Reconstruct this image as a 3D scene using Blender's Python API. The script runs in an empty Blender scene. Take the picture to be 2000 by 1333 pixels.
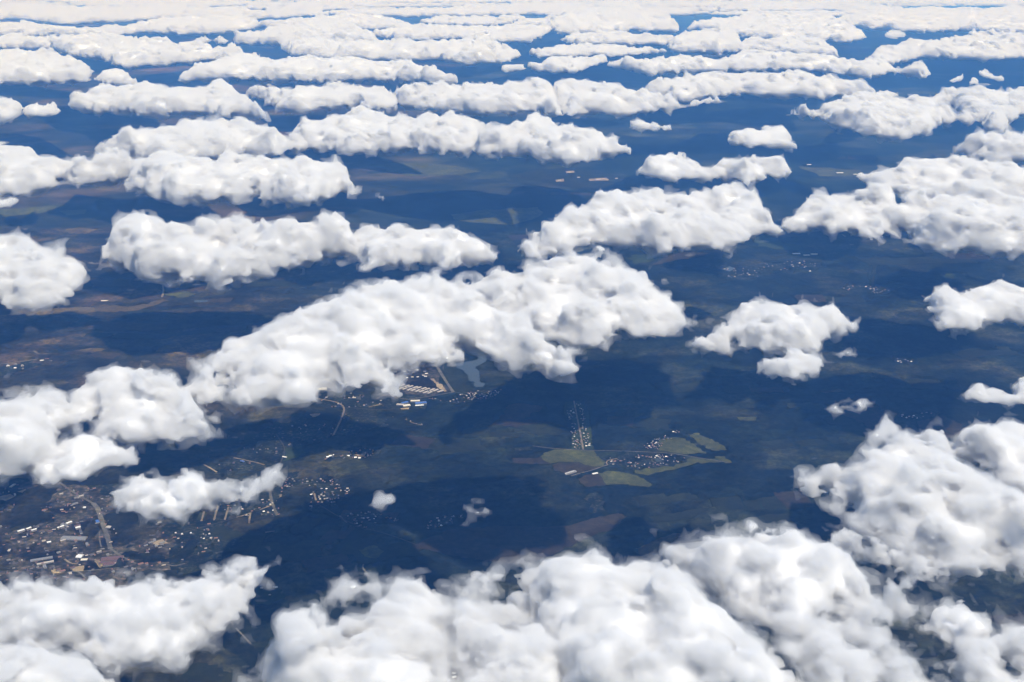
import bpy, math, random
import numpy as np
import openvdb as vdb
from mathutils import Vector

# ------------------------------------------------------------------ camera, sky, sun, exposure
scene = bpy.context.scene
col = scene.collection
CAM_Z = 3000.0                       # metres above the ground
FPX = 2400.0                         # focal length in pixels of a 2000 px wide frame
PITCH = math.atan((666.5 + 90.0) / FPX)
BASE = 1300.0                        # condensation level: the flat cloud bases

cam_data = bpy.data.cameras.new('camera')
cam_data.sensor_width = 36.0
cam_data.lens = 36.0 * FPX / 2000.0
cam_data.clip_start = 1.0
cam_data.clip_end = 400000.0
cam = bpy.data.objects.new('camera', cam_data)
col.objects.link(cam)
cam.location = (0, 0, CAM_Z)
cam.rotation_euler = (math.pi / 2 - PITCH, 0, 0)
scene.camera = cam

SUN_AZ, SUN_EL = math.radians(125), math.radians(64)   # behind the camera's right shoulder, high
SUN_DIR = Vector((math.sin(SUN_AZ) * math.cos(SUN_EL), math.cos(SUN_AZ) * math.cos(SUN_EL), math.sin(SUN_EL)))
sun_el = math.asin(SUN_DIR.z)
sun_az = math.atan2(SUN_DIR.x, SUN_DIR.y)
world = bpy.data.worlds.new('World')
scene.world = world
world.use_nodes = True
wn = world.node_tree.nodes
wl = world.node_tree.links
sky = wn.new('ShaderNodeTexSky')
sky.sky_type = 'NISHITA'
sky.sun_disc = False
sky.sun_elevation = sun_el
sky.sun_rotation = sun_az
sky.altitude = 1500
wn['Background'].inputs['Strength'].default_value = 0.10
wl.new(sky.outputs['Color'], wn['Background'].inputs['Color'])

sun_data = bpy.data.lights.new('sun', 'SUN')
sun_data.energy = 4.8
sun_data.angle = math.radians(0.5)
sun_data.color = (1.0, 0.98, 0.955)
sun = bpy.data.objects.new('sun', sun_data)
sun.rotation_euler = SUN_DIR.to_track_quat('Z', 'Y').to_euler()
sun.location = (0, 0, 9000)
col.objects.link(sun)

vs = scene.view_settings
vs.view_transform = 'Standard'
vs.look = 'None'
vs.exposure = 0.12
vs.gamma = 1.0
vs.use_curve_mapping = False
scene.display_settings.display_device = 'sRGB'

cy = scene.cycles
cy.use_denoising = True
cy.use_adaptive_sampling = True
cy.adaptive_threshold = 0.035
cy.max_bounces = 8
cy.diffuse_bounces = 3
cy.glossy_bounces = 2
cy.transmission_bounces = 2
cy.volume_bounces = 4
cy.transparent_max_bounces = 64
cy.caustics_reflective = False
cy.caustics_refractive = False
cy.sample_clamp_indirect = 6.0

# ------------------------------------------------------------------ helpers
CP, SP = math.cos(PITCH), math.sin(PITCH)
def at(px, py, z=0.0):
    """World point at height z that the photograph's pixel (2000 x 1333) looks at."""
    u, v = (px - 1000.0) / FPX, (666.5 - py) / FPX
    d = (u, CP + v * SP, -SP + v * CP)
    t = (z - CAM_Z) / d[2]
    return (d[0] * t, d[1] * t)

def tag(o, label=None, category=None, group=None, kind=None):
    for k, v in (('label', label), ('category', category), ('group', group), ('kind', kind)):
        if v:
            o[k] = v
    return o

def mesh_from(name, verts, faces, mat=None, parent=None, smooth=False):
    me = bpy.data.meshes.new(name)
    me.from_pydata([tuple(v) for v in verts], [], [tuple(f) for f in faces])
    me.update()
    o = bpy.data.objects.new(name, me)
    col.objects.link(o)
    if mat:
        for m in (mat if isinstance(mat, (list, tuple)) else [mat]):
            me.materials.append(m)
    if parent:
        o.parent = parent
    if smooth:
        me.shade_smooth()
    return o

def mesh_np(name, pts, quads, mat):
    """Fast path from numpy arrays of points and equal-sided faces."""
    me = bpy.data.meshes.new(name)
    n, q, c = len(pts), len(quads), quads.shape[1]
    me.vertices.add(n)
    me.vertices.foreach_set('co', np.ascontiguousarray(pts, dtype=np.float32).ravel())
    me.loops.add(q * c)
    me.loops.foreach_set('vertex_index', np.ascontiguousarray(quads, dtype=np.int32).ravel())
    me.polygons.add(q)
    me.polygons.foreach_set('loop_start', np.arange(0, q * c, c, dtype=np.int32))
    me.update(calc_edges=True)
    me.materials.append(mat)
    me.shade_smooth()
    return me

def new_mat(name):
    m = bpy.data.materials.new(name)
    m.use_nodes = True
    nt = m.node_tree
    nt.nodes.clear()
    out = nt.nodes.new('ShaderNodeOutputMaterial')
    return m, nt, out

# ------------------------------------------------------------------ cloud materials
def make_core_mat():
    m, nt, out = new_mat('cloud_core')
    d = nt.nodes.new('ShaderNodeBsdfDiffuse')
    d.inputs['Color'].default_value = (0.80, 0.80, 0.80, 1)
    nt.links.new(d.outputs[0], out.inputs['Surface'])
    return m

def make_vapour_mat(name, density):
    m, nt, out = new_mat(name)
    v = nt.nodes.new('ShaderNodeVolumeScatter')
    v.inputs['Color'].default_value = (1, 1, 1, 1)
    v.inputs['Density'].default_value = density
    v.inputs['Anisotropy'].default_value = 0.0
    nt.links.new(v.outputs[0], out.inputs['Volume'])
    m.cycles.homogeneous_volume = True
    return m

CORE_MAT = make_core_mat()
VEIL_MAT = make_vapour_mat('cloud_veil', 0.0055)        # outermost, thinnest
FRINGE_MAT = make_vapour_mat('cloud_fringe', 0.015)
VAPOUR_MAT = make_vapour_mat('cloud_vapour', 0.052)
THIN_MAT = make_vapour_mat('cloud_thin_vapour', 0.010)

# ------------------------------------------------------------------ periodic noise tiles
rng = np.random.default_rng(7)
def worley_tile(n, cells, seed):
    """Periodic 3-D cell noise: 1 at feature points falling to 0 (rounded billows)."""
    r = np.random.default_rng(seed)
    f = r.random((cells, cells, cells, 3)).astype(np.float32)
    ax = (np.arange(n, dtype=np.float32) + 0.5) * cells / n
    ci = ax.astype(np.int32)
    fr = ax - ci
    best = np.full((n, n, n), 9.0, np.float32)
    for dx in (-1, 0, 1):
        for dy in (-1, 0, 1):
            for dz in (-1, 0, 1):
                ix, iy, iz = (ci + dx) % cells, (ci + dy) % cells, (ci + dz) % cells
                p = f[np.ix_(ix, iy, iz)]
                d = (p[..., 0] + (dx - fr)[:, None, None]) ** 2
                d += (p[..., 1] + (dy - fr)[None, :, None]) ** 2
                d += (p[..., 2] + (dz - fr)[None, None, :]) ** 2
                np.minimum(best, d, out=best)
    return 1.0 - np.sqrt(best)           # about 0..1, mean about 0.45

def fbm_tile(n, beta, kmin, kmax, seed):
    r = np.random.default_rng(seed)
    w = np.fft.rfftn(r.standard_normal((n, n, n)))
    k = np.fft.fftfreq(n) * n
    kz = np.fft.rfftfreq(n) * n
    kk = np.sqrt(k[:, None, None] ** 2 + k[None, :, None] ** 2 + kz[None, None, :] ** 2)
    amp = np.where((kk >= kmin) & (kk <= kmax), np.maximum(kk, 1) ** (-beta), 0)
    t = np.fft.irfftn(w * amp, s=(n, n, n)).astype(np.float32)
    return t / t.std()

W_TILE = worley_tile(96, 6, 1)
W_MEAN = float(W_TILE.mean())
F_TILE = fbm_tile(96, 2.6, 2, 24, 2)
G_TILE = fbm_tile(96, 2.1, 2, 30, 4)      # rougher, for frayed edges

def lerp_axis(a, x, axis):
    n = a.shape[axis]
    i = np.floor(x).astype(np.int64)
    f = (x - i).astype(np.float32)
    sh = [1, 1, 1]; sh[axis] = len(x)
    f = f.reshape(sh)
    lo = np.take(a, i % n, axis=axis)
    hi = np.take(a, (i + 1) % n, axis=axis)
    hi -= lo; hi *= f; hi += lo
    return hi

def sample(tile, period, xs, ys, zs):
    n = tile.shape[0]
    s = n / period
    return lerp_axis(lerp_axis(lerp_axis(tile, zs * s, 2), xs * s, 0), ys * s, 1)

def poly_sdf(poly, X, Y):
    """Signed distance (positive inside) of the grid points to a polygon."""
    d2 = np.full(X.shape, 1e18)
    inside = np.zeros(X.shape, bool)
    n = len(poly)
    for i in range(n):
        x0, y0 = poly[i]; x1, y1 = poly[(i + 1) % n]
        ex, ey = x1 - x0, y1 - y0
        L = ex * ex + ey * ey + 1e-9
        t = np.clip(((X - x0) * ex + (Y - y0) * ey) / L, 0, 1)
        d2 = np.minimum(d2, (X - x0 - t * ex) ** 2 + (Y - y0 - t * ey) ** 2)
        if y0 != y1:
            c = ((y0 > Y) != (y1 > Y)) & (X < ex * (Y - y0) / ey + x0)
            inside ^= c
    d = np.sqrt(d2)
    return np.where(inside, d, -d).astype(np.float32)

def column_range(poly, x):
    ys = []
    n = len(poly)
    for i in range(n):
        (x0, y0), (x1, y1) = poly[i], poly[(i + 1) % n]
        if min(x0, x1) <= x <= max(x0, x1):
            ys.append(y0 if x0 == x1 else y0 + (y1 - y0) * (x - x0) / (x1 - x0))
            if x0 == x1:
                ys.append(y1)
    return min(ys), max(ys)

N_TRIS, STAT = [0], {}
def components(n, quads):
    """Component label of each point of a triangle mesh (pointer jumping)."""
    lab = np.arange(n)
    e = np.concatenate([quads[:, (0, 1)], quads[:, (1, 2)]])
    while True:
        m = np.minimum(lab[e[:, 0]], lab[e[:, 1]])
        new = lab.copy()
        np.minimum.at(new, lab[e[:, 0]], m)
        np.minimum.at(new, lab[e[:, 1]], m)
        while True:
            nn = new[new]
            if np.array_equal(nn, new):
                break
            new = nn
        if np.array_equal(new, lab):
            return lab
        lab = new

def surface(field, iso, origin, steps, stride, min_quads, adapt=0.3):
    """Pieces (points, triangles) of the field's iso surface, largest first."""
    fld = field[::stride, ::stride, ::stride]
    st = np.asarray(steps) * stride
    lim = 4 * float(st.min())
    arr = np.clip(iso - fld, -lim, lim).astype(np.float32)
    arr[0], arr[-1], arr[:, 0], arr[:, -1], arr[:, :, 0], arr[:, :, -1] = lim, lim, lim, lim, lim, lim
    g = vdb.FloatGrid(background=lim)
    g.copyFromArray(np.ascontiguousarray(arr))
    pts, tris, quads = g.convertToPolygons(isovalue=0.0, adaptivity=adapt)
    if len(quads) + len(tris) == 0:
        return []
    quads = np.concatenate([np.asarray(tris).reshape(-1, 3), quads[:, (0, 1, 2)], quads[:, (0, 2, 3)]]).astype(np.int64)
    lab = components(len(pts), quads)
    ql = lab[quads[:, 0]]
    ids, cnt = np.unique(ql, return_counts=True)
    order = np.argsort(-cnt)
    pts = pts * st.astype(np.float32) + np.asarray(origin, np.float32)
    out = []
    for j in order:
        if cnt[j] < min_quads:
            break
        q = quads[ql == ids[j]]
        u, inv = np.unique(q, return_inverse=True)
        out.append((pts[u], inv.reshape(-1, 3)))
    return out

def join_pieces(pieces):
    off, P, Q = 0, [], []
    for p, q in pieces:
        P.append(p); Q.append(q + off); off += len(p)
    return np.concatenate(P), np.concatenate(Q)

def build_cloud(poly, label, group, seed, thick=None, soft=1.0, res=1.0, base=BASE, wisp=1.0):
    """One cumulus: its outline in the photograph gives the footprint on the condensation level,
    its depth there and its thickness; billows are cell noise at three sizes."""
    thin = any(w in label for w in ('wisp', 'veil', 'tiny puff', 'smoky', 'thin torn', 'ragged thin'))
    r = np.random.default_rng(seed)
    cx = sum(p[0] for p in poly) / len(poly)
    cyy = sum(p[1] for p in poly) / len(poly)
    gx, gy = at(cx, cyy, base + 120)
    dist = math.sqrt(gx * gx + gy * gy + (CAM_Z - base - 120) ** 2)
    el = math.asin((CAM_Z - base - 120) / dist)
    heights = [column_range(poly, x)[1] - column_range(poly, x)[0] for x in np.linspace(min(p[0] for p in poly) + 1, max(p[0] for p in poly) - 1, 9)]
    app = max(heights) * dist / FPX                         # apparent height in metres
    if thick is None:
        thick = min(max((0.58 - 0.5 * el if el > .11 else 0.36 + 1.5 * el) * app / math.cos(el), 30.0), 190.0)
        thick *= 0.88 + 0.24 * np.random.default_rng(seed + 5000).random()
    big = min(1.0, max(app, 50) / 320.0)                    # small clouds have small billows
    foot = []
    for x, y in poly:
        a, b = column_range(poly, x)
        v = 0.5 if b - a < 3 else (y - a) / (b - a)
        foot.append(at(x, y, base + thick * (0.86 * (1 - v) + 0.04)))
    px = dist / (FPX * 0.512)                               # metres per pixel of the 1024 px picture
    s = (1.78 + 0.52 * min(el / 0.5, 1)) * px * res
    sy = s * min(0.8 / math.sin(el), 3.0) if el < 0.75 else s
    sy = max(sy, s)
    fx = [p[0] for p in foot]; fy = [p[1] for p in foot]
    pad = 4 * sy + 45 * soft
    x0, x1, y0, y1 = min(fx) - pad, max(fx) + pad, min(fy) - pad, max(fy) + pad
    nx, ny = int((x1 - x0) / s) + 1, int((y1 - y0) / sy) + 1
    z0, z1 = base - 60 - 3 * s, base + thick * 1.3 + 70
    nz = int((z1 - z0) / s) + 1
    xs = x0 + np.arange(nx) * s; ys = y0 + np.arange(ny) * sy; zs = z0 + np.arange(nz) * s
    off = r.random(3) * 9000
    k = 0.85 + 0.3 * r.random()
    X, Y = np.meshgrid(xs, ys, indexing='ij')
    d2 = poly_sdf(foot, X, Y)
    # large lumps of the top and ragged outline
    lump = sample(F_TILE, 2200 * k * max(big, .35), xs + off[0], ys + off[1], np.array([off[2]]))[:, :, 0]
    dome = max(min(0.75 * float(d2.max()), 0.7 * thick), 18.0)
    t = np.clip((d2 + 8) / dome, 0, 1)
    prof = np.sqrt(np.maximum(1 - (1 - t) ** 2, 0))
    top = base + thick * (0.10 + 0.90 * prof * (0.78 + 0.18 * np.clip(lump, -2, 1.6))).astype(np.float32)
    bot = base + (thick * 0.20 * (1 - prof) ** 2).astype(np.float32)
    Z = zs.astype(np.float32)[None, None, :]
    f = np.minimum((top[:, :, None] - Z) * 0.85, (Z - bot[:, :, None]) * 0.9)
    f = np.minimum(f, (d2 + 20.0 * big)[:, :, None])
    whole = (0.30 + 0.70 * np.clip(d2 / (90.0 * big), 0, 1))[:, :, None].astype(np.float32)   # slender ends keep whole
    # billows at three sizes, softened by turbulence
    w1 = sample(W_TILE, 6 * 210 * k * big, xs + off[1], ys + off[2], zs * 1.25 + off[0])
    f += (w1 - W_MEAN) * (98.0 * big) * whole
    n0 = sample(F_TILE, 900.0 * k * max(big, .3), xs + off[2], ys + off[1], zs * 1.2 + off[0])
    f += n0 * (13.0 * max(big, .3))
    w2 = sample(W_TILE, 6 * 75 * k * max(big, .5), xs + off[2], ys + off[0], zs * 1.15 + off[1])
    f += (w2 - W_MEAN) * (46.0 * max(big, .5))
    if s < 14:
        w3 = sample(W_TILE, 6 * 30 * k, xs + off[0], ys + off[2], zs + off[1])
        f += (w3 - W_MEAN) * 23.0
    if s < 8:
        w4 = sample(W_TILE, 6 * 14 * k, xs + off[1], ys + off[0], zs + off[2])
        f += (w4 - W_MEAN) * 11.0
    org0, steps = (x0, y0, z0), (s, sy, s)
    near, mid = el > 0.2, el > 0.09
    g1 = max(big, .5) * soft
    # frayed vapour in layers, thinner and more torn outwards
    n1 = sample(G_TILE, 230.0 * k * max(big, .4), xs * .62 + off[0], ys * .8 + off[1], zs * 1.2 + off[2])
    f += n1 * (8.0 * wisp * g1)
    inset = min(27.0 * g1, 0.6 * float(f.max())) if not thin else 0.72 * float(f.max())
    layers = []
    cores = surface(f, inset, org0, steps, 1 if thin else 3 if near else 2, 2 if thin else 8, 0 if thin else .3)[:1 if thin else None]
    f += n1 * (3.0 * wisp * g1)
    layers.append(('vapour', surface(f, 0.0, org0, steps, 1, 80), THIN_MAT if thin else VAPOUR_MAT))
    n1 = sample(G_TILE, 300.0 * k * max(big, .4), xs * .6 + off[2], ys * .8 + off[1], zs * 1.2 + off[0])
    f += n1 * (14.0 * wisp * g1)
    layers.append(('fringe', surface(f, -8.0 * g1, org0, steps, 2, 20), FRINGE_MAT))
    if mid:
        f += n1 * (8.0 * wisp * g1)
        layers.append(('veil', surface(f, -20.0 * g1, org0, steps, 2, 16), VEIL_MAT))
    org = np.array([0.5 * (x0 + x1), 0.5 * (y0 + y1), base], np.float32)
    def obj(name, piece, mat):
        p, q = piece
        N_TRIS[0] += len(q); STAT[name] = STAT.get(name, 0) + len(q)
        o = bpy.data.objects.new(name, mesh_np(name, p - org, q, mat))
        col.objects.link(o)
        return o
    if cores:
        root = obj('cloud', cores[0], CORE_MAT)
    else:
        root = bpy.data.objects.new('cloud', None)
        col.objects.link(root)
    root.location = org
    for c in cores[1:4]:
        obj('billow', c, CORE_MAT).parent = root
    for name, pieces, mat in layers:
        if pieces:
            obj(name, join_pieces(pieces), mat).parent = root
    tag(root, label, 'cloud', group)
    return root

# ------------------------------------------------------------------ ground materials
def ramp_noise(nt, scale, detail, stops, coord, rough=0.6, distortion=0.0):
    n = nt.nodes.new('ShaderNodeTexNoise')
    n.inputs['Scale'].default_value = scale
    n.inputs['Detail'].default_value = detail
    n.inputs['Roughness'].default_value = rough
    n.inputs['Distortion'].default_value = distortion
    nt.links.new(coord, n.inputs['Vector'])
    r = nt.nodes.new('ShaderNodeValToRGB')
    el = r.color_ramp.elements
    el[0].position, el[0].color = stops[0][0], (*stops[0][1], 1)
    el[1].position, el[1].color = stops[-1][0], (*stops[-1][1], 1)
    for p, c in stops[1:-1]:
        e = el.new(p); e.color = (*c, 1)
    nt.links.new(n.outputs['Fac'], r.inputs['Fac'])
    return r.outputs['Color']

def mix_col(nt, fac, a, b, mode='MIX'):
    m = nt.nodes.new('ShaderNodeMix')
    m.data_type = 'RGBA'
    m.blend_type = mode
    if isinstance(fac, (int, float)):
        m.inputs[0].default_value = fac
    else:
        nt.links.new(fac, m.inputs[0])
    nt.links.new(a, m.inputs[6])
    nt.links.new(b, m.inputs[7])
    return m.outputs[2]

def plots(nt, pos, scale, lo, hi):
    """Faint patchwork of plots: one grey level per Voronoi cell."""
    v = nt.nodes.new('ShaderNodeTexVoronoi')
    v.inputs['Scale'].default_value = scale
    v.inputs['Randomness'].default_value = .9
    nt.links.new(pos, v.inputs['Vector'])
    sp = nt.nodes.new('ShaderNodeSeparateColor')
    nt.links.new(v.outputs['Color'], sp.inputs[0])
    r = nt.nodes.new('ShaderNodeValToRGB')
    el = r.color_ramp.elements
    el[0].position, el[0].color = .45, (lo, lo, lo, 1)
    el[1].position, el[1].color = 1.0, (hi, hi, hi * .85, 1)
    nt.links.new(sp.outputs[0], r.inputs['Fac'])
    return r.outputs['Color']

def reflection_tint(nt, pos):
    """Warm tint of a window reflection, painted into the land left of the middle."""
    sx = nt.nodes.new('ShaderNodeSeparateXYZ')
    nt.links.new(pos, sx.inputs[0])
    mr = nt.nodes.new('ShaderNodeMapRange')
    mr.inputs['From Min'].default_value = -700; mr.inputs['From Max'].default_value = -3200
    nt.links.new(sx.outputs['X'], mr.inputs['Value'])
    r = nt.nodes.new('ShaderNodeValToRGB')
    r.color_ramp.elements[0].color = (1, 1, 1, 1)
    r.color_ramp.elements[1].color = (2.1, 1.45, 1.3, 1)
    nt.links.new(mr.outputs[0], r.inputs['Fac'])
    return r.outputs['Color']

def land_mat(name, layers, rough=1.0, plot=None, window_tint=False):
    """Diffuse land cover; layers of noise colours multiplied or mixed, in metres."""
    m, nt, out = new_mat(name)
    geo = nt.nodes.new('ShaderNodeNewGeometry')
    b = nt.nodes.new('ShaderNodeBsdfDiffuse')
    b.inputs['Roughness'].default_value = rough
    cur = None
    for scale, detail, stops, mode, fac in layers:
        c = ramp_noise(nt, scale, detail, stops, geo.outputs['Position'])
        cur = c if cur is None else mix_col(nt, fac, cur, c, mode)
    for sc_, lo, hi in plot or ():
        cur = mix_col(nt, 1.0, cur, plots(nt, geo.outputs['Position'], sc_, lo, hi), 'MULTIPLY')
    if window_tint:
        cur = mix_col(nt, 1.0, cur, reflection_tint(nt, geo.outputs['Position']), 'MULTIPLY')
    nt.links.new(cur, b.inputs['Color'])
    nt.links.new(b.outputs[0], out.inputs['Surface'])
    return m

def W(v):
    return (v, v, v)
FOREST_MAT = land_mat('forest_canopy', [
    (1 / 700, 5, [(.32, (.005, .0075, .007)), (.50, (.010, .0135, .0105)), (.58, (.022, .025, .016)), (.70, (.046, .045, .028))], 'MIX', 1),
    (1 / 30, 3, [(.30, W(.40)), (.70, W(1.55))], 'MULTIPLY', 1.0),
    (1 / 170, 3, [(.32, W(.65)), (.70, W(1.5))], 'MULTIPLY', 1.0)], plot=[(1 / 330, .85, 1.5)], window_tint=True)
GROUND_MAT = land_mat('plain', [
    (1 / 2600, 6, [(.30, (.006, .010, .008)), (.50, (.010, .015, .011)), (.58, (.030, .034, .020)), (.66, (.046, .042, .028)), (.80, (.016, .022, .013))], 'MIX', 1),
    (1 / 500, 5, [(.34, W(.55)), (.66, W(1.5))], 'MULTIPLY', 1.0)], plot=[(1 / 800, .85, 1.5)], window_tint=True)
def field_mat(name, c1, c2):
    return land_mat(name, [(1 / 260, 4, [(.30, c1), (.72, c2)], 'MIX', 1), (1 / 45, 4, [(.3, W(.62)), (.7, W(1.3))], 'MULTIPLY', 1)], plot=[(1 / 140, .9, 1.25)])
FIELD = {
    'olive': field_mat('olive_field', (.054, .057, .020), (.074, .077, .028)),
    'brown': field_mat('brown_field', (.030, .024, .015), (.044, .034, .020)),
    'tan': field_mat('tan_field', (.068, .052, .026), (.098, .076, .040)),
    'plough': field_mat('ploughed_field', (.026, .021, .017), (.037, .029, .022)),
    'green': field_mat('green_field', (.024, .034, .013), (.034, .044, .017)),
    'dull': field_mat('dull_meadow', (.014, .017, .010), (.024, .026, .014)),
}
VILLAGE_MAT = land_mat('village_gardens', [
    (1 / 22, 4, [(.34, (.008, .012, .009)), (.52, (.018, .022, .015)), (.62, (.045, .044, .034)), (.74, (.11, .10, .08))], 'MIX', 1),
    (1 / 130, 3, [(.36, W(.35)), (.66, W(1.4))], 'MULTIPLY', 1)])
TOWN_MAT = land_mat('town_ground', [
    (1 / 30, 5, [(.28, (.014, .018, .011)), (.46, (.035, .034, .026)), (.58, (.075, .062, .050)), (.72, (.16, .13, .105))], 'MIX', 1),
    (1 / 190, 4, [(.40, W(.22)), (.62, W(1.4))], 'MULTIPLY', 1)])
SAND_MAT = field_mat('bare_sand', (.20, .155, .11), (.33, .265, .195))
DIRT_ROAD = field_mat('dirt_road', (.15, .12, .085), (.22, .18, .13))
LANE = field_mat('wooded_lane', (.045, .042, .036), (.07, .065, .055))
PAVED_ROAD = field_mat('paved_road', (.085, .08, .072), (.13, .12, .105))

def plain_mat(name, c, rough=0.7):
    m, nt, out = new_mat(name)
    geo = nt.nodes.new('ShaderNodeNewGeometry')
    col_ = ramp_noise(nt, 0.12, 3, [(.3, tuple(x * .86 for x in c)), (.7, tuple(min(x * 1.1, .92) for x in c))], geo.outputs['Position'])
    b = nt.nodes.new('ShaderNodeBsdfPrincipled')
    b.inputs['Roughness'].default_value = rough
    nt.links.new(col_, b.inputs['Base Color'])
    nt.links.new(b.outputs[0], out.inputs['Surface'])
    return m
WALL = plain_mat('house_wall', (.26, .23, .20))
WALL_DIM = plain_mat('weathered_wall', (.14, .12, .10))
WALL_GREY = plain_mat('concrete_wall', (.30, .29, .28))
ROOFS = {
    'white': plain_mat('white_roof', (.78, .78, .76), .4),
    'grey': plain_mat('grey_roof', (.19, .19, .20), .5),
    'dark': plain_mat('dark_roof', (.09, .085, .09), .6),
    'rust': plain_mat('rust_roof', (.22, .11, .08), .7),
    'cream': plain_mat('cream_roof', (.62, .57, .47), .6),
    'pale': plain_mat('pale_roof', (.40, .36, .32), .6),
    'blue': plain_mat('blue_roof', (.05, .13, .42), .4),
    'maroon': plain_mat('maroon_roof', (.11, .06, .06), .7),
}
def water_mat():
    m, nt, out = new_mat('lake_water')
    b = nt.nodes.new('ShaderNodeBsdfPrincipled')
    b.inputs['Base Color'].default_value = (.045, .06, .075, 1)
    b.inputs['Roughness'].default_value = .22
    b.inputs['IOR'].default_value = 1.33
    geo = nt.nodes.new('ShaderNodeNewGeometry')
    n = nt.nodes.new('ShaderNodeTexNoise'); n.inputs['Scale'].default_value = .2; n.inputs['Detail'].default_value = 3
    nt.links.new(geo.outputs['Position'], n.inputs['Vector'])
    bp = nt.nodes.new('ShaderNodeBump'); bp.inputs['Strength'].default_value = .25; bp.inputs['Distance'].default_value = .5
    nt.links.new(n.outputs['Fac'], bp.inputs['Height'])
    nt.links.new(bp.outputs[0], b.inputs['Normal'])
    nt.links.new(b.outputs[0], out.inputs['Surface'])
    return m
WATER = water_mat()

# ------------------------------------------------------------------ the ground and its land cover
rg = random.Random(11)
tag(mesh_from('ground', [(-120000, -20000, 0), (120000, -20000, 0), (120000, 150000, 0), (-120000, 150000, 0)], [(0, 1, 2, 3)], GROUND_MAT), kind='structure')

OPEN, WOODED = [], []                                  # every clearing in the forest, in metres
def ragged(pts, amount=0.05, parts=4):
    out = []
    for i in range(len(pts)):
        (x0, y0), (x1, y1) = pts[i], pts[(i + 1) % len(pts)]
        L = math.hypot(x1 - x0, y1 - y0)
        for k in range(parts):
            t = k / parts
            j = 0 if k == 0 else rg.gauss(0, amount * L)
            nx, ny = -(y1 - y0) / (L + 1e-6), (x1 - x0) / (L + 1e-6)
            out.append((x0 + (x1 - x0) * t + nx * j, y0 + (y1 - y0) * t + ny * j))
    return out

LAYER = [0]
def land(name, pts, mat, z, clear=True, rag=0.05, wooded=False):
    w = ragged([at(x, y, z) for x, y in pts], rag)
    LAYER[0] += 1
    o = mesh_from(name, [(x, y, z + 0.012 * LAYER[0]) for x, y in w], [tuple(range(len(w)))], mat)
    n = o.data.polygons[0].normal
    if n.z < 0:
        o.data.flip_normals()
    tag(o, kind='structure')
    if clear:
        (WOODED if wooded else OPEN).append(w)
    return o

# faint adjoining plots scattered through the woods
def plot_cluster(px, py, n, ang):
    c = Vector(at(px, py, 0.3))
    far = 1 + max(0, (700 - py) / 300)
    u, v = Vector((math.cos(ang), math.sin(ang))), Vector((-math.sin(ang), math.cos(ang)))
    x = 0.0
    d0 = rg.uniform(90, 240) * far
    for _ in range(n):
        w_, d = rg.uniform(70, 260) * far, d0 * rg.uniform(.7, 1.25)
        q = [c + u * x, c + u * (x + w_), c + u * (x + w_) + v * d, c + u * x + v * d * rg.uniform(.85, 1.1)]
        w = ragged([tuple(p) for p in q], 0.025, 3)
        LAYER[0] += 1
        o = mesh_from('field', [(a, b, 0.25 + 0.012 * LAYER[0]) for a, b in w], [tuple(range(len(w)))], FIELD[rg.choice(['dull', 'dull', 'dull', 'dull', 'brown', 'plough'])])
        tag(o, kind='structure')
        OPEN.append(w)
        x += w_ + rg.choice([4, 4, 30])
for px, py, n in [(60,640,4),(250,615,3),(420,620,3),(330,660,4),(160,660,3),(480,560,3),(560,575,3),(90,690,3),(700,545,3),(880,560,2),(1000,470,3),(1150,480,3),(1420,470,2),(1700,520,3),
                  (1850,505,3),(1560,590,2),(1750,620,3),(1420,770,2),(1540,800,3),(1500,880,3),(1560,960,2),(1300,770,2),(1180,830,2),(960,830,3),(900,850,2),(1000,905,2),(760,870,2),(860,890,2),
                  (520,840,3),(440,860,3),(340,880,3),(560,1040,3),(620,1060,2),(700,1000,2),(380,1080,3),(470,1090,2),(600,1120,3),(660,1020,2),(1250,990,2),(1400,1000,3),(1500,1000,2),(1880,700,3),
                  (1780,760,2),(1640,850,2),(720,340,4),(860,360,3),(1000,380,3),(1300,260,3),(1380,345,2),(60,430,3),(180,400,3),(500,410,3),(1800,290,3),(1620,310,3),(1950,520,2)]:
    plot_cluster(px, py, n, rg.uniform(-.35, .35))

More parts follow.
